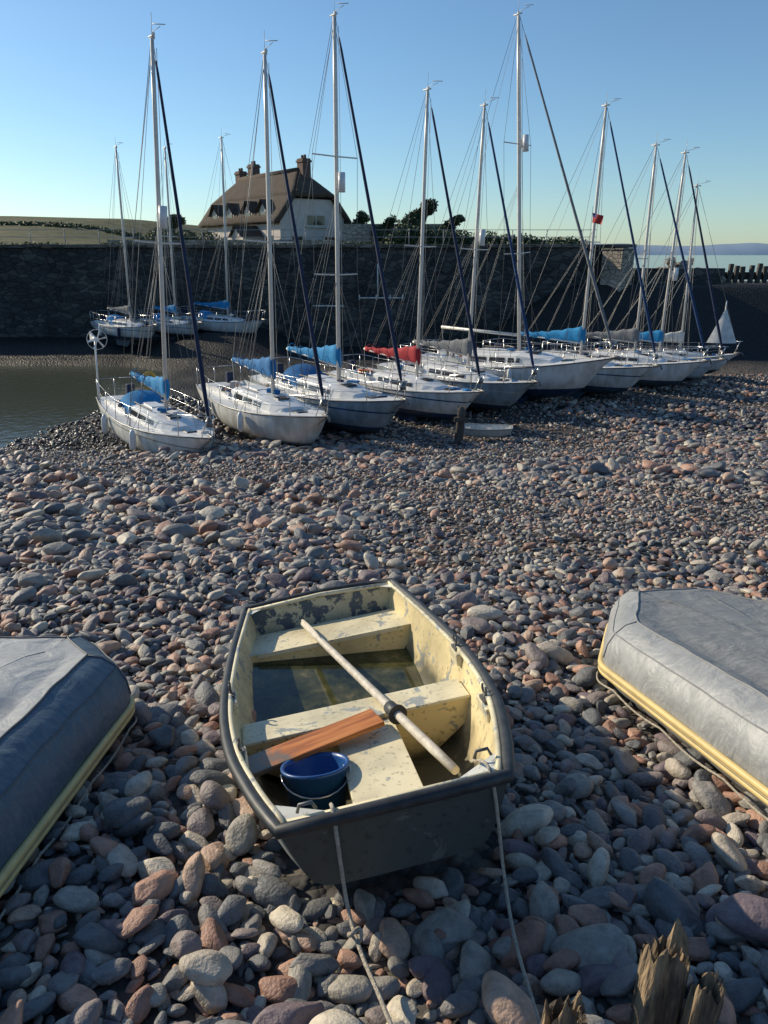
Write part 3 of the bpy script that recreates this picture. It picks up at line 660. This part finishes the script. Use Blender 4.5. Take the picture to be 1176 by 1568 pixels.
for px in (-4.8,-1.6,2.0,4.9):
    yb=-y-.1; mb.box((px,yb+1.0,3.9),(1.5,2.0,1.3),0)
    mb.add([(px-.75,yb,4.55),(px+.75,yb,4.55),(px,yb,5.2)],[(0,1,2)])
    mb.add([(px-1.05,yb-.3,4.35),(px,yb-.3,5.4),(px,yb+2.6,5.4),(px-1.05,yb+2.2,4.35)],[(0,1,2,3)],1); mb.add([(px+1.05,yb-.3,4.35),(px,yb-.3,5.4),(px,yb+2.6,5.4),(px+1.05,yb+2.2,4.35)],[(3,2,1,0)],1)
    mb.box((px,yb-.02,4.0),(1.0,.06,.85),2)
mb.box((3.4,-y-1,1.15),(2.2,2,2.5),0); mb.add([(2.1,-y-2.3,2.3),(3.4,-y-2.3,3.3),(3.4,-y,3.3),(2.1,-y,2.3)],[(0,1,2,3)],1); mb.add([(4.7,-y-2.3,2.3),(3.4,-y-2.3,3.3),(3.4,-y,3.3),(4.7,-y,2.3)],[(3,2,1,0)],1)
mb.add([(2.3,-y-2.01,2.4),(4.5,-y-2.01,2.4),(3.4,-y-2.01,3.2)],[(0,1,2)],0)
mb.box((-9,0,1.0),(3,4.5,3),0); mb.add([(-10.8,-2.6,2.5),(-7.3,-2.6,2.5),(-7.3,-.3,4.2),(-10.0,-.3,4.2)],[(0,1,2,3)],1); mb.add([(-10.8,2.6,2.5),(-7.3,2.6,2.5),(-7.3,-.3,4.2),(-10.0,-.3,4.2)],[(3,2,1,0)],1); mb.add([(-10.8,-2.6,2.5),(-10.0,-.3,4.2),(-10.8,2.6,2.5)],[(0,1,2)],1)
mb.obj('dormers_and_porch',[M_hw,M_th,M_win],H)
mb=MB(); mb.box((1,67.5,3.1),(9,.4,2.4)); mb.obj('garden_wall',[M_gwall])
mb=MB(); mb.box((-11,60,2.4),(20,.4,1.0)); mb.obj('garden_wall',[M_gwall])
# foliage
def leafmat(name,c1,c2):
    m,nt,b=newmat(name); L=nt.links; g_n=N(nt,'ShaderNodeNewGeometry'); r=ramp(nt,[(0,c1),(1,c2)]); L.new(g_n.outputs['Random Per Island'],r.inputs[0]); L.new(r.outputs[0],b.inputs['Base Color']); b.inputs['Roughness'].default_value=.7
    return m
M_leaf=leafmat('leaves_dark',(.025,.04,.018),(.075,.10,.03)); M_leaf2=leafmat('leaves_olive',(.05,.065,.02),(.12,.13,.045)); M_bark=mat('bark',(.08,.06,.045),rough=.9,bump=.8)
def clumps(mb,blobs,n,sz,mi=0):
    for k in range(n):
        c,r_=blobs[R.randrange(len(blobs))]
        d=Vector((R.gauss(0,1),R.gauss(0,1),R.gauss(0,1))).normalized()*(R.random()**.45); p=Vector((c[0]+d.x*r_[0],c[1]+d.y*r_[1],c[2]+d.z*r_[2]))
        a=Vector((R.gauss(0,1),R.gauss(0,1),R.gauss(0,1))).normalized(); b_=a.orthogonal().normalized(); s_=sz*R.uniform(.5,1.3)
        mb.add([p-a*s_,p+b_*s_*.5,p+a*s_,p-b_*s_*.5],[(0,1,2,3)],mi)
def tree(x,y,h,wd,seed,nl=5000,nb=22):
    R.seed(seed); E=empty('tree',Matrix.Translation((x,y,gzs(x,y)))); mb=MB()
    mb.tube([(0,0,-.3),(.1,0,h*.3),(0,.1,h*.6)],[.2,.14,.07],n=8)
    blobs=[]
    for k in range(nb):
        a=k*2.4; zz=.2+.7*((k*.618)%1); rr_=wd*.62*R.uniform(.3,1)*math.sqrt(max(.1,1-((zz-.42)/.58)**2))
        tip=(rr_*math.cos(a),rr_*.8*math.sin(a),h*zz); mb.tube([(.05,0,h*R.uniform(.1,.3)),tuple(.6*q for q in tip[:2])+(tip[2]*.85,),tip],[.07,.04,.02],n=5)
        q=R.uniform(.22,.34); blobs.append((tip,(wd*q,wd*q,h*q*.42)))
    mb.obj('trunk',[M_bark],E); mb=MB(); clumps(mb,blobs,nl,.16); mb.obj('crown',[M_leaf],E)
tree(2.9,62,4.0,2.3,11); tree(-18.9,70,3.2,2.2,12); tree(-2.2,69,3.6,1.8,14,3000); tree(5.3,63,2.9,1.8,17,3000); tree(.2,66.5,3.0,1.6,18,2500)
def shrub(name,blobs,n,sz,mt):
    mb=MB(); clumps(mb,blobs,n,sz); mb.obj(name,[mt])
R.seed(3)
shrub('garden_shrubs',[((R.uniform(-19,-13),R.uniform(61,65),2.5+R.uniform(0,.6)),(1.1,.8,.8)) for _ in range(10)],3000,.15,M_leaf2)
shrub('garden_shrubs',[((R.uniform(-12,-2),R.uniform(61,63),2.4),(1.0,.6,.5)) for _ in range(8)],2200,.14,M_leaf2)
shrub('hedge',[((x_,57+R.uniform(-.5,.5),2.1+1.1*(1-(x_+1)/19)*R.uniform(.5,1.2)),(1.1,.8,.7)) for x_ in np.linspace(1,14,21)],8500,.15,M_leaf)
shrub('quay_weeds',[((R.uniform(-30,13),WY+2.3,2.4),(1.2,.3,.25)) for _ in range(26)],2500,.1,M_leaf2)
shrub('field_hedge',[((x_,100+R.uniform(-1,1),gzs(x_,100)-.1),(2,1,.5)) for x_ in np.linspace(-60,-22,24)],4000,.22,M_leaf)

# ------------------------------------------------------------ yachts
M_deck=mat('deck_gelcoat',(.78,.78,.76),(.58,.58,.56),scale=3,rough=.4); M_cab=mat('coachroof_gelcoat',(.83,.83,.81),(.68,.68,.66),scale=3,rough=.3)
M_alu=mat('mast_alloy',(.74,.71,.65),(.62,.59,.54),scale=2,rough=.4,metal=.1); M_wire=mat('rigging_wire',(.20,.20,.20),rough=.4,metal=.5); M_wirel=mat('halyard',(.60,.57,.5),rough=.8)
M_cpit=mat('cockpit_teak',(.30,.24,.17),(.2,.16,.12),scale=5,rough=.7)
M_keel=mat('keel_antifoul_cream',(.58,.50,.37),(.40,.35,.27),scale=5,rough=.8)
def hullmat(name,top,bot,stripe,k,wl=.52):
    m,nt,b=newmat(name); L=nt.links; tc=N(nt,'ShaderNodeTexCoord'); s_=N(nt,'ShaderNodeSeparateXYZ'); L.new(tc.outputs['Object'],s_.inputs[0])
    mr=N(nt,'ShaderNodeMapRange'); mr.inputs['From Min'].default_value=0; mr.inputs['From Max'].default_value=1.7*k; L.new(s_.outputs[2],mr.inputs[0])
    f=1/1.7
    r=ramp(nt,[(0,bot),(wl*f,stripe),((wl+.06)*f,top),((1.05)*f,stripe if R.random()<.5 else top),((1.10)*f,top)],'CONSTANT'); L.new(mr.outputs[0],r.inputs[0])
    n=N(nt,'ShaderNodeTexNoise'); n.inputs['Scale'].default_value=2.5; n.inputs['Detail'].default_value=8; mp=N(nt,'ShaderNodeMapping'); mp.inputs['Scale'].default_value=(1.5,1.5,.5); L.new(tc.outputs['Object'],mp.inputs[0]); L.new(mp.outputs[0],n.inputs['Vector']); r2=ramp(nt,[(.3,(.66,.64,.58)),(.6,g3(1.0))]); L.new(n.outputs[0],r2.inputs[0])
    mu=N(nt,'ShaderNodeMix',data_type='RGBA',blend_type='MULTIPLY'); mu.inputs['Factor'].default_value=1; L.new(r.outputs[0],mu.inputs['A']); L.new(r2.outputs[0],mu.inputs['B']); L.new(mu.outputs['Result'],b.inputs['Base Color']); b.inputs['Roughness'].default_value=.3
    return m
BX=[0,.15,.35,.5,.7,.85,.95,1]; BB=[.66,.84,.98,1,.83,.50,.19,.015]
SZ=[1.27,1.23,1.19,1.19,1.26,1.36,1.45,1.50]; KZ=[.56,.34,.15,.10,.16,.38,.72,1.12]
HP=[(1,1),(1.0,.88),(.985,.72),(.95,.56),(.88,.42),(.76,.29),(.58,.17),(.34,.07),(0,0)]
def clothm(name,c): return mat(name,c,tuple(x*.7 for x in c),scale=4,rough=.85,bump=.5,bscale=5)
C_blue=clothm('canvas_blue',(.015,.17,.42)); C_bright=clothm('canvas_bright_blue',(.015,.27,.58)); C_red=clothm('canvas_red',(.50,.035,.045)); C_navy=clothm('canvas_navy',(.016,.03,.075)); C_grey=clothm('canvas_grey',(.22,.23,.24)); C_white=clothm('sail_white',(.8,.78,.72)); C_mid=clothm('canvas_mid_blue',(.018,.055,.15)); C_or=clothm('buoy_orange',(.7,.16,.03))
GB=-3.95
def yacht(L_,mx,my,head,heel,mh,top=(.72,.73,.72),bot=(.09,.11,.14),stripe=(.03,.08,.2),cover=C_blue,furl=C_navy,hood=None,boomup=4,radar=0,fend=True,keelm=None,pitch=0,genoa=True,zg=None):
    k=L_/7.5; hd=rad(head); ux,uy=math.cos(hd),math.sin(hd); cx_=mx-.07*L_*ux; cy_=my-.07*L_*uy
    if zg is None: zg=GB
    Mx=Matrix.Translation((cx_,cy_,zg+.02))@Matrix.Rotation(rad(heel),4,'Y')@Matrix.Rotation(hd,4,'Z')@Matrix.Rotation(rad(pitch),4,'Y')
    E=empty('sailing_yacht',Mx); B=.165*L_
    st=[0,.04,.08,.085,.16,.24,.33,.335,.42,.5,.58,.66,.74,.81,.87,.92,.96,.985,1]
    def hb(s): return B*ci(BX,BB,s)
    def shz(s): return k*ci(BX,SZ,s)
    def P(s,fx,fh,sg):
        z0=k*ci(BX,KZ,s); z=z0+(shz(s)-z0)*fh
        xx=-L_/2+L_*s-(1-fh)*.09*L_*max(0,(s-.7)/.3)**2+(1-fh)*.05*L_*max(0,(.15-s)/.15)
        fx2=fx*(1-.25*max(0,(s-.6)/.4)*(1-fh))
        return (xx,sg*hb(s)*fx2,z)
    mb=MB(); mb.loft([[P(s,fx,fh,-1) for fx,fh in HP]+[P(s,fx,fh,1) for fx,fh in HP[-2::-1]] for s in st],0,cap=(True,False))
    mb.obj('hull',[hullmat('hull_paint',top,bot,stripe,k)],E)
    mb=MB(); rows=[]
    for s in st:
        b_=hb(s); z=shz(s)+.01; x_=-L_/2+L_*s; low=z-.38*k if .082<s<.334 else z+.03*k; q=.55 
        rows.append([(x_,-b_,z),(x_,-b_*q,z+.03*k),(x_,-b_*q*.98,low),(x_,b_*q*.98,low),(x_,b_*q,z+.03*k),(x_,b_,z)])
    mb.loft(rows,0,smooth=False); 
    mb.box((-L_/2+.21*L_,0,k*.9),(.23*L_,B*.5,.03),1)
    for sg in (-1,1):
        mb.box((-L_/2+.21*L_,sg*B*.56,k*1.33),(.26*L_,.07,.2*k),0)
        mb.tube([(-L_/2+L_*s,sg*hb(s),shz(s)+.02) for s in st],.022*k,n=5,mi=2)
        mb.tube([(-L_/2+.30*L_,sg*B*.62,k*1.42),(-L_/2+.30*L_,sg*B*.62,k*1.55)],[.07,.055],n=8,mi=2)
    mb.box((-L_/2+.2*L_,0,1.24*k),(.012*L_,.03,.5*k),1)
    mb.tube([(L_/2-.25,0,shz(1)+.06),(L_/2+.10,0,shz(1)+.05),(L_/2+.16,0,shz(1)-.1)],[.04,.045,.03],n=6,mi=2)
    mb.obj('deck',[M_deck,M_cpit,M_wire],E)
    cs=[(.335,.56,.36),(.36,.56,.38),(.5,.57,.38),(.6,.55,.34),(.68,.46,.24),(.74,.34,.13),(.76,.28,.02)]
    mb=MB(); rings=[]; win_=[]
    for s,wf,h in cs:
        x_=-L_/2+L_*s; b_=B*wf; z=shz(s)+.02; hh=h*k
        b_=min(b_,hb(s)*.72)
        rings.append([(x_,-b_,z-.03),(x_,-b_*.86,z+hh*.85),(x_,-b_*.6,z+hh),(x_,0,z+hh*1.1),(x_,b_*.6,z+hh),(x_,b_*.86,z+hh*.85),(x_,b_,z-.03)]); win_.append((x_,b_,z,hh))
    mb.loft(rings,0,cap=(True,True),smooth=False)
    def wq(s0,s1,mi=1):
        for sg in (-1,1):
            q=[]
            for s in (s0,s1):
                for i in range(len(cs)-1):
                    if cs[i][0]<=s<=cs[i+1][0]: break
                t=(s-cs[i][0])/(cs[i+1][0]-cs[i][0]); a,c=win_[i],win_[i+1]; x_,b_,z,hh=[a[j]+(c[j]-a[j])*t for j in range(4)]
                for f in (.28,.68): q.append((x_,sg*(b_*(1-.14*f/.85)+.012),z+hh*f))
            mb.add([q[0],q[2],q[3],q[1]],[(0,1,2,3)] if sg<0 else [(3,2,1,0)],mi)
    wq(.38,.46);wq(.475,.55);wq(.565,.62)
    mb.box((-L_/2+.43*L_,0,win_[1][2]+win_[1][3]*1.08),(.1*L_,B*.34,.05),0); mb.box((-L_/2+.64*L_,0,shz(.64)+.34*k),(.05*L_,B*.3,.05),1)
    mb.box((-L_/2+.80*L_,0,shz(.8)+.06),(.045*L_,B*.26,.06),1)
    mb.box((-L_/2+.333*L_,0,shz(.33)+.12*k),(.03,B*.34,.5*k),2)
    for sg in (-1,1): mb.tube([(-L_/2+.36*L_,sg*B*.36,shz(.36)+.46*k),(-L_/2+.55*L_,sg*B*.33,shz(.5)+.46*k)],.018,mi=2)
    mb.obj('coachroof',[M_cab,M_win,M_cpit],E,bevel=.02)
    mb=MB()
    for sg in (-1,1):
        q=[]
        for (x0,x1,yy,zz,th) in ((-.10,.16,.42,.32*k,.07),(-.06,.12,.52,-.12,.035)):
            q.append([(x0*L_,sg*B*yy-th,zz),(x1*L_,sg*B*yy-th*.4,zz),(x1*L_,sg*B*yy+th*.4,zz),(x0*L_,sg*B*yy+th,zz)])
        mb.loft(q,0,closed=True,cap=(True,True),smooth=False)
    mb.loft([[(-.50*L_,-.02,1.0*k),(-.44*L_,-.02,1.0*k),(-.44*L_,.02,1.0*k),(-.50*L_,.02,1.0*k)],[(-.49*L_,-.02,.02),(-.42*L_,-.02,.02),(-.42*L_,.02,.02),(-.49*L_,.02,.02)]],0,closed=True,cap=(True,True),smooth=False)
    mb.obj('keels_and_rudder',[keelm or mat('antifoul',bot,rough=.8)],E)
    x0=.07*L_; zb=shz(.57)+.38*k; mb=MB()
    mr=.060*(mh/10.5)
    mb.tube([(x0,0,zb),(x0-.02,0,mh*.5),(x0-.06,0,mh*.85),(x0-.08,0,mh)],[mr,mr,mr*.95,mr*.75],n=10)
    topx=x0-.08; sp=[.56] if mh<11.6 else [.42,.70]
    sw=.62*B
    for f in sp:
        mb.tube([(x0-.1,-sw,mh*f+.02),(x0-.03,0,mh*f),(x0-.1,sw,mh*f+.02)],.022,n=5)
    mb.tube([(topx,0,mh),(topx,0,mh+.55)],.008,n=4); mb.tube([(topx,0,mh+.12),(topx+.42,.05,mh+.2)],.009,n=4); mb.tube([(topx+.30,-.1,mh+.24),(topx+.52,.14,mh+.24)],.012,n=4)
    mb.tube([(topx-.2,0,mh+.05),(topx+.15,0,mh+.05)],.025,n=5); mb.tube([(topx-.05,.06,mh),(topx-.05,.06,mh+.14)],.04,n=7)
    zbo=zb+.5*k; bl=.40*L_; be=(x0-bl,0,zbo+bl*math.tan(rad(boomup)))
    mb.tube([(x0,0,zbo),be],.05*k,n=8)
    if radar:
        mb.tube([(x0+.24,0,mh*radar-.28),(x0+.24,0,mh*radar+.28)],.11,n=12,mi=1); mb.box((x0+.1,0,mh*radar),(.16,.04,.3),0)
    mb.obj('mast_and_boom',[M_alu,M_cab],E)
    if cover:
        mb=MB(); rings=[]
        for i in range(21):
            t=i/20; cx2=x0+.10-t*(bl*.97+.1); cz=zbo+(-cx2+x0)*math.tan(rad(boomup))
            hgt=(.58*(1-t)**1.6+.17+.025*math.sin(t*31)+.015*math.sin(t*53))*k; wd_=(.15-.05*t+.02*math.sin(t*27))*k
            if i==0: hgt*=.8; wd_*=.5
            rings.append([(cx2,wd_*math.sin(a)*(.75+.25*math.cos(a*.5)),cz-.06*k+hgt*.5+hgt*.5*-math.cos(a)) for a in [2*math.pi*j/12 for j in range(12)]])
        mb.loft(rings,0,closed=True,cap=(True,True))
        for t in (.18,.36,.54,.72,.9):
            cx2=x0-t*bl; mb.tube([(cx2,.13*k*math.sin(a),zbo+(x0-cx2)*math.tan(rad(boomup))+.07*k-.16*k*math.cos(a)) for a in [2*math.pi*j/8 for j in range(8)]],.012,n=4,closed=True)
        mb.obj('sail_cover',[cover],E)
    mb=MB(); bow=(L_/2-.05,0,shz(1)+.05); W=.0085
    mb.tube([(topx+.06,0,mh-.05),bow],W,n=4)
    mb.tube([(topx-.05,0,mh),(-L_/2+.05,0,shz(0)+.05)],W,n=4)
    for sg in (-1,1):
        cp=(x0-.15,sg*hb(.55)*.93,shz(.55)); mb.tube([(topx,0,mh*.99)]+[(x0-.1,sg*sw,mh*f+.02) for f in sp[::-1]]+[cp],W,n=4)
        for dx in (-.45,.4): mb.tube([(x0-.03,0,mh*sp[0]-.05),(x0+dx,sg*hb(.55)*.92,shz(.55))],W,n=4)
        mb.tube([(x0-.03,sg*.05,mh*.6),(x0-bl*.55,sg*.05,zbo+.2)],W*.7,n=4,mi=1)
        mb.tube([(x0-.03,sg*.05,mh*.6),(x0-bl*.85,sg*.05,zbo+.2)],W*.7,n=4,mi=1)
    mb.tube([(topx,0,mh-.02),be],W*.9,n=4,mi=1); mb.tube([(topx+.1,.07,mh*.98),(x0+.12,.10,zb)],W,n=4,mi=1); mb.tube([(topx+.1,-.08,mh*.93),(x0+.35,-.14,zb)],W,n=4,mi=1)
    mb.tube([be,(-.32*L_,0,k*1.3)],W*1.3,n=4,mi=1)
    mb.obj('standing_rigging',[M_wire,M_wirel],E)
    if genoa:
        a=Vector((topx+.06,0,mh-.05)); b_=Vector(bow); mb=MB(); pp=[a.lerp(b_,t) for t in (.05,.08,.3,.6,.85,.93,.95)]; mb.tube(pp,[.02,.035,.042,.055,.065,.05,.03],n=8); mb.tube([a.lerp(b_,.955),a.lerp(b_,.975)],[.09,.09],n=10,mi=1); mb.obj('furled_genoa',[furl,M_wire],E)
    mb=MB(); r_=.014; 
    def dk(s,sg,h=0,f=.95): return (-L_/2+L_*s,sg*hb(s)*f,shz(s)+h)
    pu=[dk(.86,-1,.0),dk(.86,-1,.62),dk(.94,-1,.62),(L_/2+.06,0,shz(1)+.6),dk(.94,1,.62),dk(.86,1,.62),dk(.86,1,0)]; mb.tube(pu,r_,n=5)
    for sg in (-1,1): mb.tube([dk(.96,sg,0),(L_/2-.05,sg*.08,shz(1)+.6)],r_,n=5); mb.tube([dk(.10,sg,0),dk(.10,sg,.62),dk(.005,sg,.62),(-L_/2+.02,0,shz(0)+.62)],r_,n=5); mb.tube([dk(.01,sg,0),dk(.01,sg,.62)],r_,n=5)
    for sg in (-1,1):
        ss_=[.10,.25,.40,.55,.70,.86]
        for s in ss_[1:-1]: mb.tube([dk(s,sg),dk(s,sg,.6)],.011,n=5)
        for h in (.31,.6): mb.tube([dk(s,sg,h) for s in ss_],.006,n=4)
    mb.tube([(-L_/2,-.15,shz(0)),(-L_/2,-.15,shz(0)+.62)],r_,n=5)
    mb.obj('guard_rails',[M_steel],E)
    if fend:
        mb=MB()
        for s,sg in ((.3,-1),(.62,-1),(.3,1),(.65,1)):
            if R.random()<.3: continue
            p=Vector(dk(s,sg,-.12,1.0)); p.y+=sg*.11; mb.tube([p+Vector((0,0,.14)),p+Vector((0,0,.1)),p,p-Vector((0,0,.35)),p-Vector((0,0,.44)),p-Vector((0,0,.48))],[.02,.06,.1,.1,.06,.02],n=9,mi=0 if R.random()<.75 else 1); mb.tube([p+Vector((0,0,.12)),Vector(dk(s,sg,.3))],.008,n=4,mi=2)
        if mb.v: mb.obj('fenders',[M_cab,C_navy,M_wirel],E)
    if hood:
        mb=MB(); rings=[]
        for t in (0,.25,.5,.75,1):
            x_=-L_/2+L_*(.28+.11*t); hh=(.66-.30*t**1.6)*k; wv=B*.60*(1-.08*t); z0=shz(.35)+.05
            rings.append([(x_,-wv*math.cos(a),z0+hh*math.sin(a)**.6) for a in [math.pi*(.02+.96*j/12) for j in range(13)]])
        mb.loft(rings,0); mb.obj('sprayhood',[hood],E)
    mb=MB(); mb.box((-.49*L_,B*.3,shz(0)+.2),(.22,.26,.42),0); mb.box((-.50*L_,B*.3,shz(0)-.25),(.1,.1,.6),0)
    for _ in range(8): mb.box((-L_/2+L_*R.uniform(.10,.3),B*R.uniform(-.5,.5),shz(.2)+R.uniform(-.05,.16)),(R.uniform(.15,.4),R.uniform(.1,.3),R.uniform(.1,.28)),R.choice((0,1,2,3)),Matrix.Rotation(R.uniform(0,3),3,'Z'))
    for _ in range(4):
        s=R.uniform(.5,.9); mb.box((-L_/2+L_*s,B*R.uniform(-.2,.2),shz(s)+.42*k*(s<.68)+.05),(R.uniform(.15,.4),R.uniform(.1,.25),R.uniform(.05,.14)),R.choice((0,1,2)),Matrix.Rotation(R.uniform(0,3),3,'Z'))
    mb.obj('outboard_and_gear',[C_navy,C_blue,C_white,C_or],E,bevel=.03)
    return E,Mx,k,B,shz,mh,x0
R.seed(21)
y1=yacht(6.9,-6.42,21.3,-52,3.1,10.9,top=(.74,.76,.73),bot=(.52,.48,.38),stripe=(.35,.36,.33),cover=C_bright,hood=C_bright,radar=.62,keelm=M_keel,pitch=1)
yacht(7.8,-3.51,23.05,-56,1.6,10.95,top=(.68,.69,.67),bot=(.10,.11,.12),stripe=(.25,.27,.3),cover=C_blue,furl=C_navy,boomup=3)
yacht(8.2,-1.54,24.9,-52,.7,12.3,top=(.34,.40,.45),bot=(.07,.09,.12),stripe=(.02,.07,.18),cover=C_bright,hood=C_blue,radar=.64)
yacht(7.4,1.15,27.1,-48,1.7,10.8,top=(.72,.72,.70),bot=(.05,.09,.17),stripe=(.02,.06,.18),cover=C_red,furl=C_navy,fend=True)
yacht(7.6,3.2,28.9,-47,1.9,10.65,top=(.32,.38,.42),bot=(.06,.10,.16),stripe=(.5,.5,.48),cover=C_grey,furl=C_mid,radar=.6)
yacht(9.6,5.62,30.6,-40,-3.2,13.8,top=(.78,.78,.76),bot=(.03,.07,.15),stripe=(.03,.06,.16),cover=None,furl=C_grey,radar=.7)
y7=yacht(8.0,8.4,32.2,-42,1.4,11.2,top=(.74,.75,.74),bot=(.05,.12,.17),stripe=(.03,.08,.2),cover=C_bright,furl=C_mid,boomup=2)
yacht(7.4,11.28,33.8,-38,0.2,10.0,top=(.78,.78,.76),bot=(.08,.12,.15),stripe=(.03,.1,.25),cover=C_grey,furl=C_mid)
yacht(6.8,12.9,35.3,-36,1.3,9.9,top=(.55,.60,.62),bot=(.06,.08,.11),stripe=(.4,.4,.4),cover=C_bright,radar=.5)
yacht(6.2,14.6,37.0,-24,-.7,8.7,top=(.75,.75,.73),bot=(.06,.08,.11),stripe=(.1,.1,.12),cover=C_white,genoa=False)
for (L_,mx,my,hd,hl,mh,cv) in ((6.0,-14.8,44.4,-40,1.6,10.4,C_grey),(5.6,-12.5,45.6,-38,1.8,10.4,C_bright),(6.2,-9.5,46.2,-24,2.2,11.0,C_bright)):
    yacht(L_,mx,my,hd,hl,mh,top=(.60,.62,.62),bot=(.08,.1,.12),cover=cv,hood=C_bright,radar=0,zg=-3.0 if cv is not C_grey else -3.1,genoa=False)
# triangular riding sail
mb=MB(); rows=[]
for i in range(9):
    t=i/8; p=Vector((15.3,35.8,-2.1)).lerp(Vector((16.1,36.0,-.5)),t); q=Vector((16.6,35.5,-2.1)).lerp(Vector((16.1,36.0,-.5)),t); rows.append([p.lerp(q,j/6)+Vector((0,-.2*math.sin(math.pi*j/6)*(1-t),0)) for j in range(7)])
mb.loft(rows); mb.tube([(16.1,36.05,-3.0),(16.1,36.05,-.2)],.03,mi=1); mb.obj('hoisted_riding_sail',[C_white,M_alu])
# wind generator at stern of first yacht
E,Mx,k,B,shz,mh,x0=y1
mb=MB(); px=-3.2; py=-.75; zt=3.1; mb.tube([(px,py,1.1),(px,py,zt)],.028,n=7); mb.tube([(px-.15,py,zt),(px+.2,py,zt)],[.05,.08],n=9); mb.add([(px-.15,py,zt-.02),(px-.5,py,zt+.18),(px-.5,py,zt-.14)],[(0,1,2)])
for a in range(6):
    an=a*math.pi/3+.2; d=Vector((0,math.cos(an),math.sin(an))); e=Vector((.02,-math.sin(an)*.03,math.cos(an)*.03)); c=Vector((px+.2,py,zt)); mb.add([c+d*.04-e*.6,c+d*.04+e*.6,c+d*.3+e,c+d*.3-e],[(0,1,2,3)])
mb.tube([(px+.2,py+.31*math.cos(t),zt+.31*math.sin(t)) for t in [2*math.pi*q/20 for q in range(20)]],.008,n=4,closed=True)
mb.obj('wind_generator',[M_cab],E)
mb=MB(); mb.tube([(-3.1,.9+.22*math.cos(t),1.7+.26*math.sin(t)) for t in [2*math.pi*q/16 for q in range(16)]],.06,n=8,closed=True); mb.obj('horseshoe_buoy',[clothm('buoy_yellow',(.6,.4,.08))],E)
# ensign on 7th
E,Mx,k,B,shz,mh,x0=y7
M_flag=clothm('ensign_red',(.40,.04,.04)); M_fb=clothm('ensign_blue',(.03,.04,.2))
mb=MB(); rows=[]
for i in range(6):
    rows.append([(x0+.12+.075*j,-.55+.06*math.sin(j*1.1+i*.5)-.02*j,7.35-.07*i-.016*j) for j in range(8)])
mb.loft(rows[:],0); rows2=[[ (p[0],p[1]-.006,p[2]) for p in r_[:4]] for r_ in rows[:3]]; mb.loft(rows2,1); mb.tube([(x0+.11,-.55,7.6),(x0+.11,-.55,5.9)],.008,n=4,mi=1); mb.obj('ensign_flag',[M_flag,M_fb],E)

# small tender and mooring post by the yachts
TM=Matrix.Translation((3.2,23.0,gzs(3.2,23.0)+.22))@Matrix.Rotation(rad(80),4,'Z')@Matrix.Scale(.68,4)
T=empty('small_tender',TM); mb=MB(); mb.loft(outer,0,cap=(True,True)); mb.obj('hull',[mat('tender_grey',(.58,.55,.49),(.42,.40,.36),rough=.6)],T)
mb=MB(); mb.loft(inner,0); mb.obj('inner_hull',[M_whitep],T); mb=MB(); mb.tube(rim,.03,n=7,closed=True); mb.box((0,-.2,.30),(1.0,.22,.03)); mb.box((0,.85,.30),(.92,.35,.03)); mb.obj('gunwale_and_seats',[M_rail],T)
mb=MB(); n=10; rings=[]
for t in (0,.4,.8,1): rings.append([(.15*(1-.15*t)*math.cos(6.28*j/n)*(1+.1*math.sin(j*2.3)),.15*(1-.15*t)*math.sin(6.28*j/n),-.3+1.45*t+(.08*math.sin(j*1.9) if t==1 else 0)) for j in range(n)])
mb.loft(rings,closed=True,cap=(False,True)); mb.box((0,-.13,.8),(.42,.1,.14)); mb.obj('mooring_post',[M_tim],matrix=Matrix.Translation((2.28,22.2,gzs(2.28,22.2)))@Matrix.Rotation(rad(4),4,'Y'))
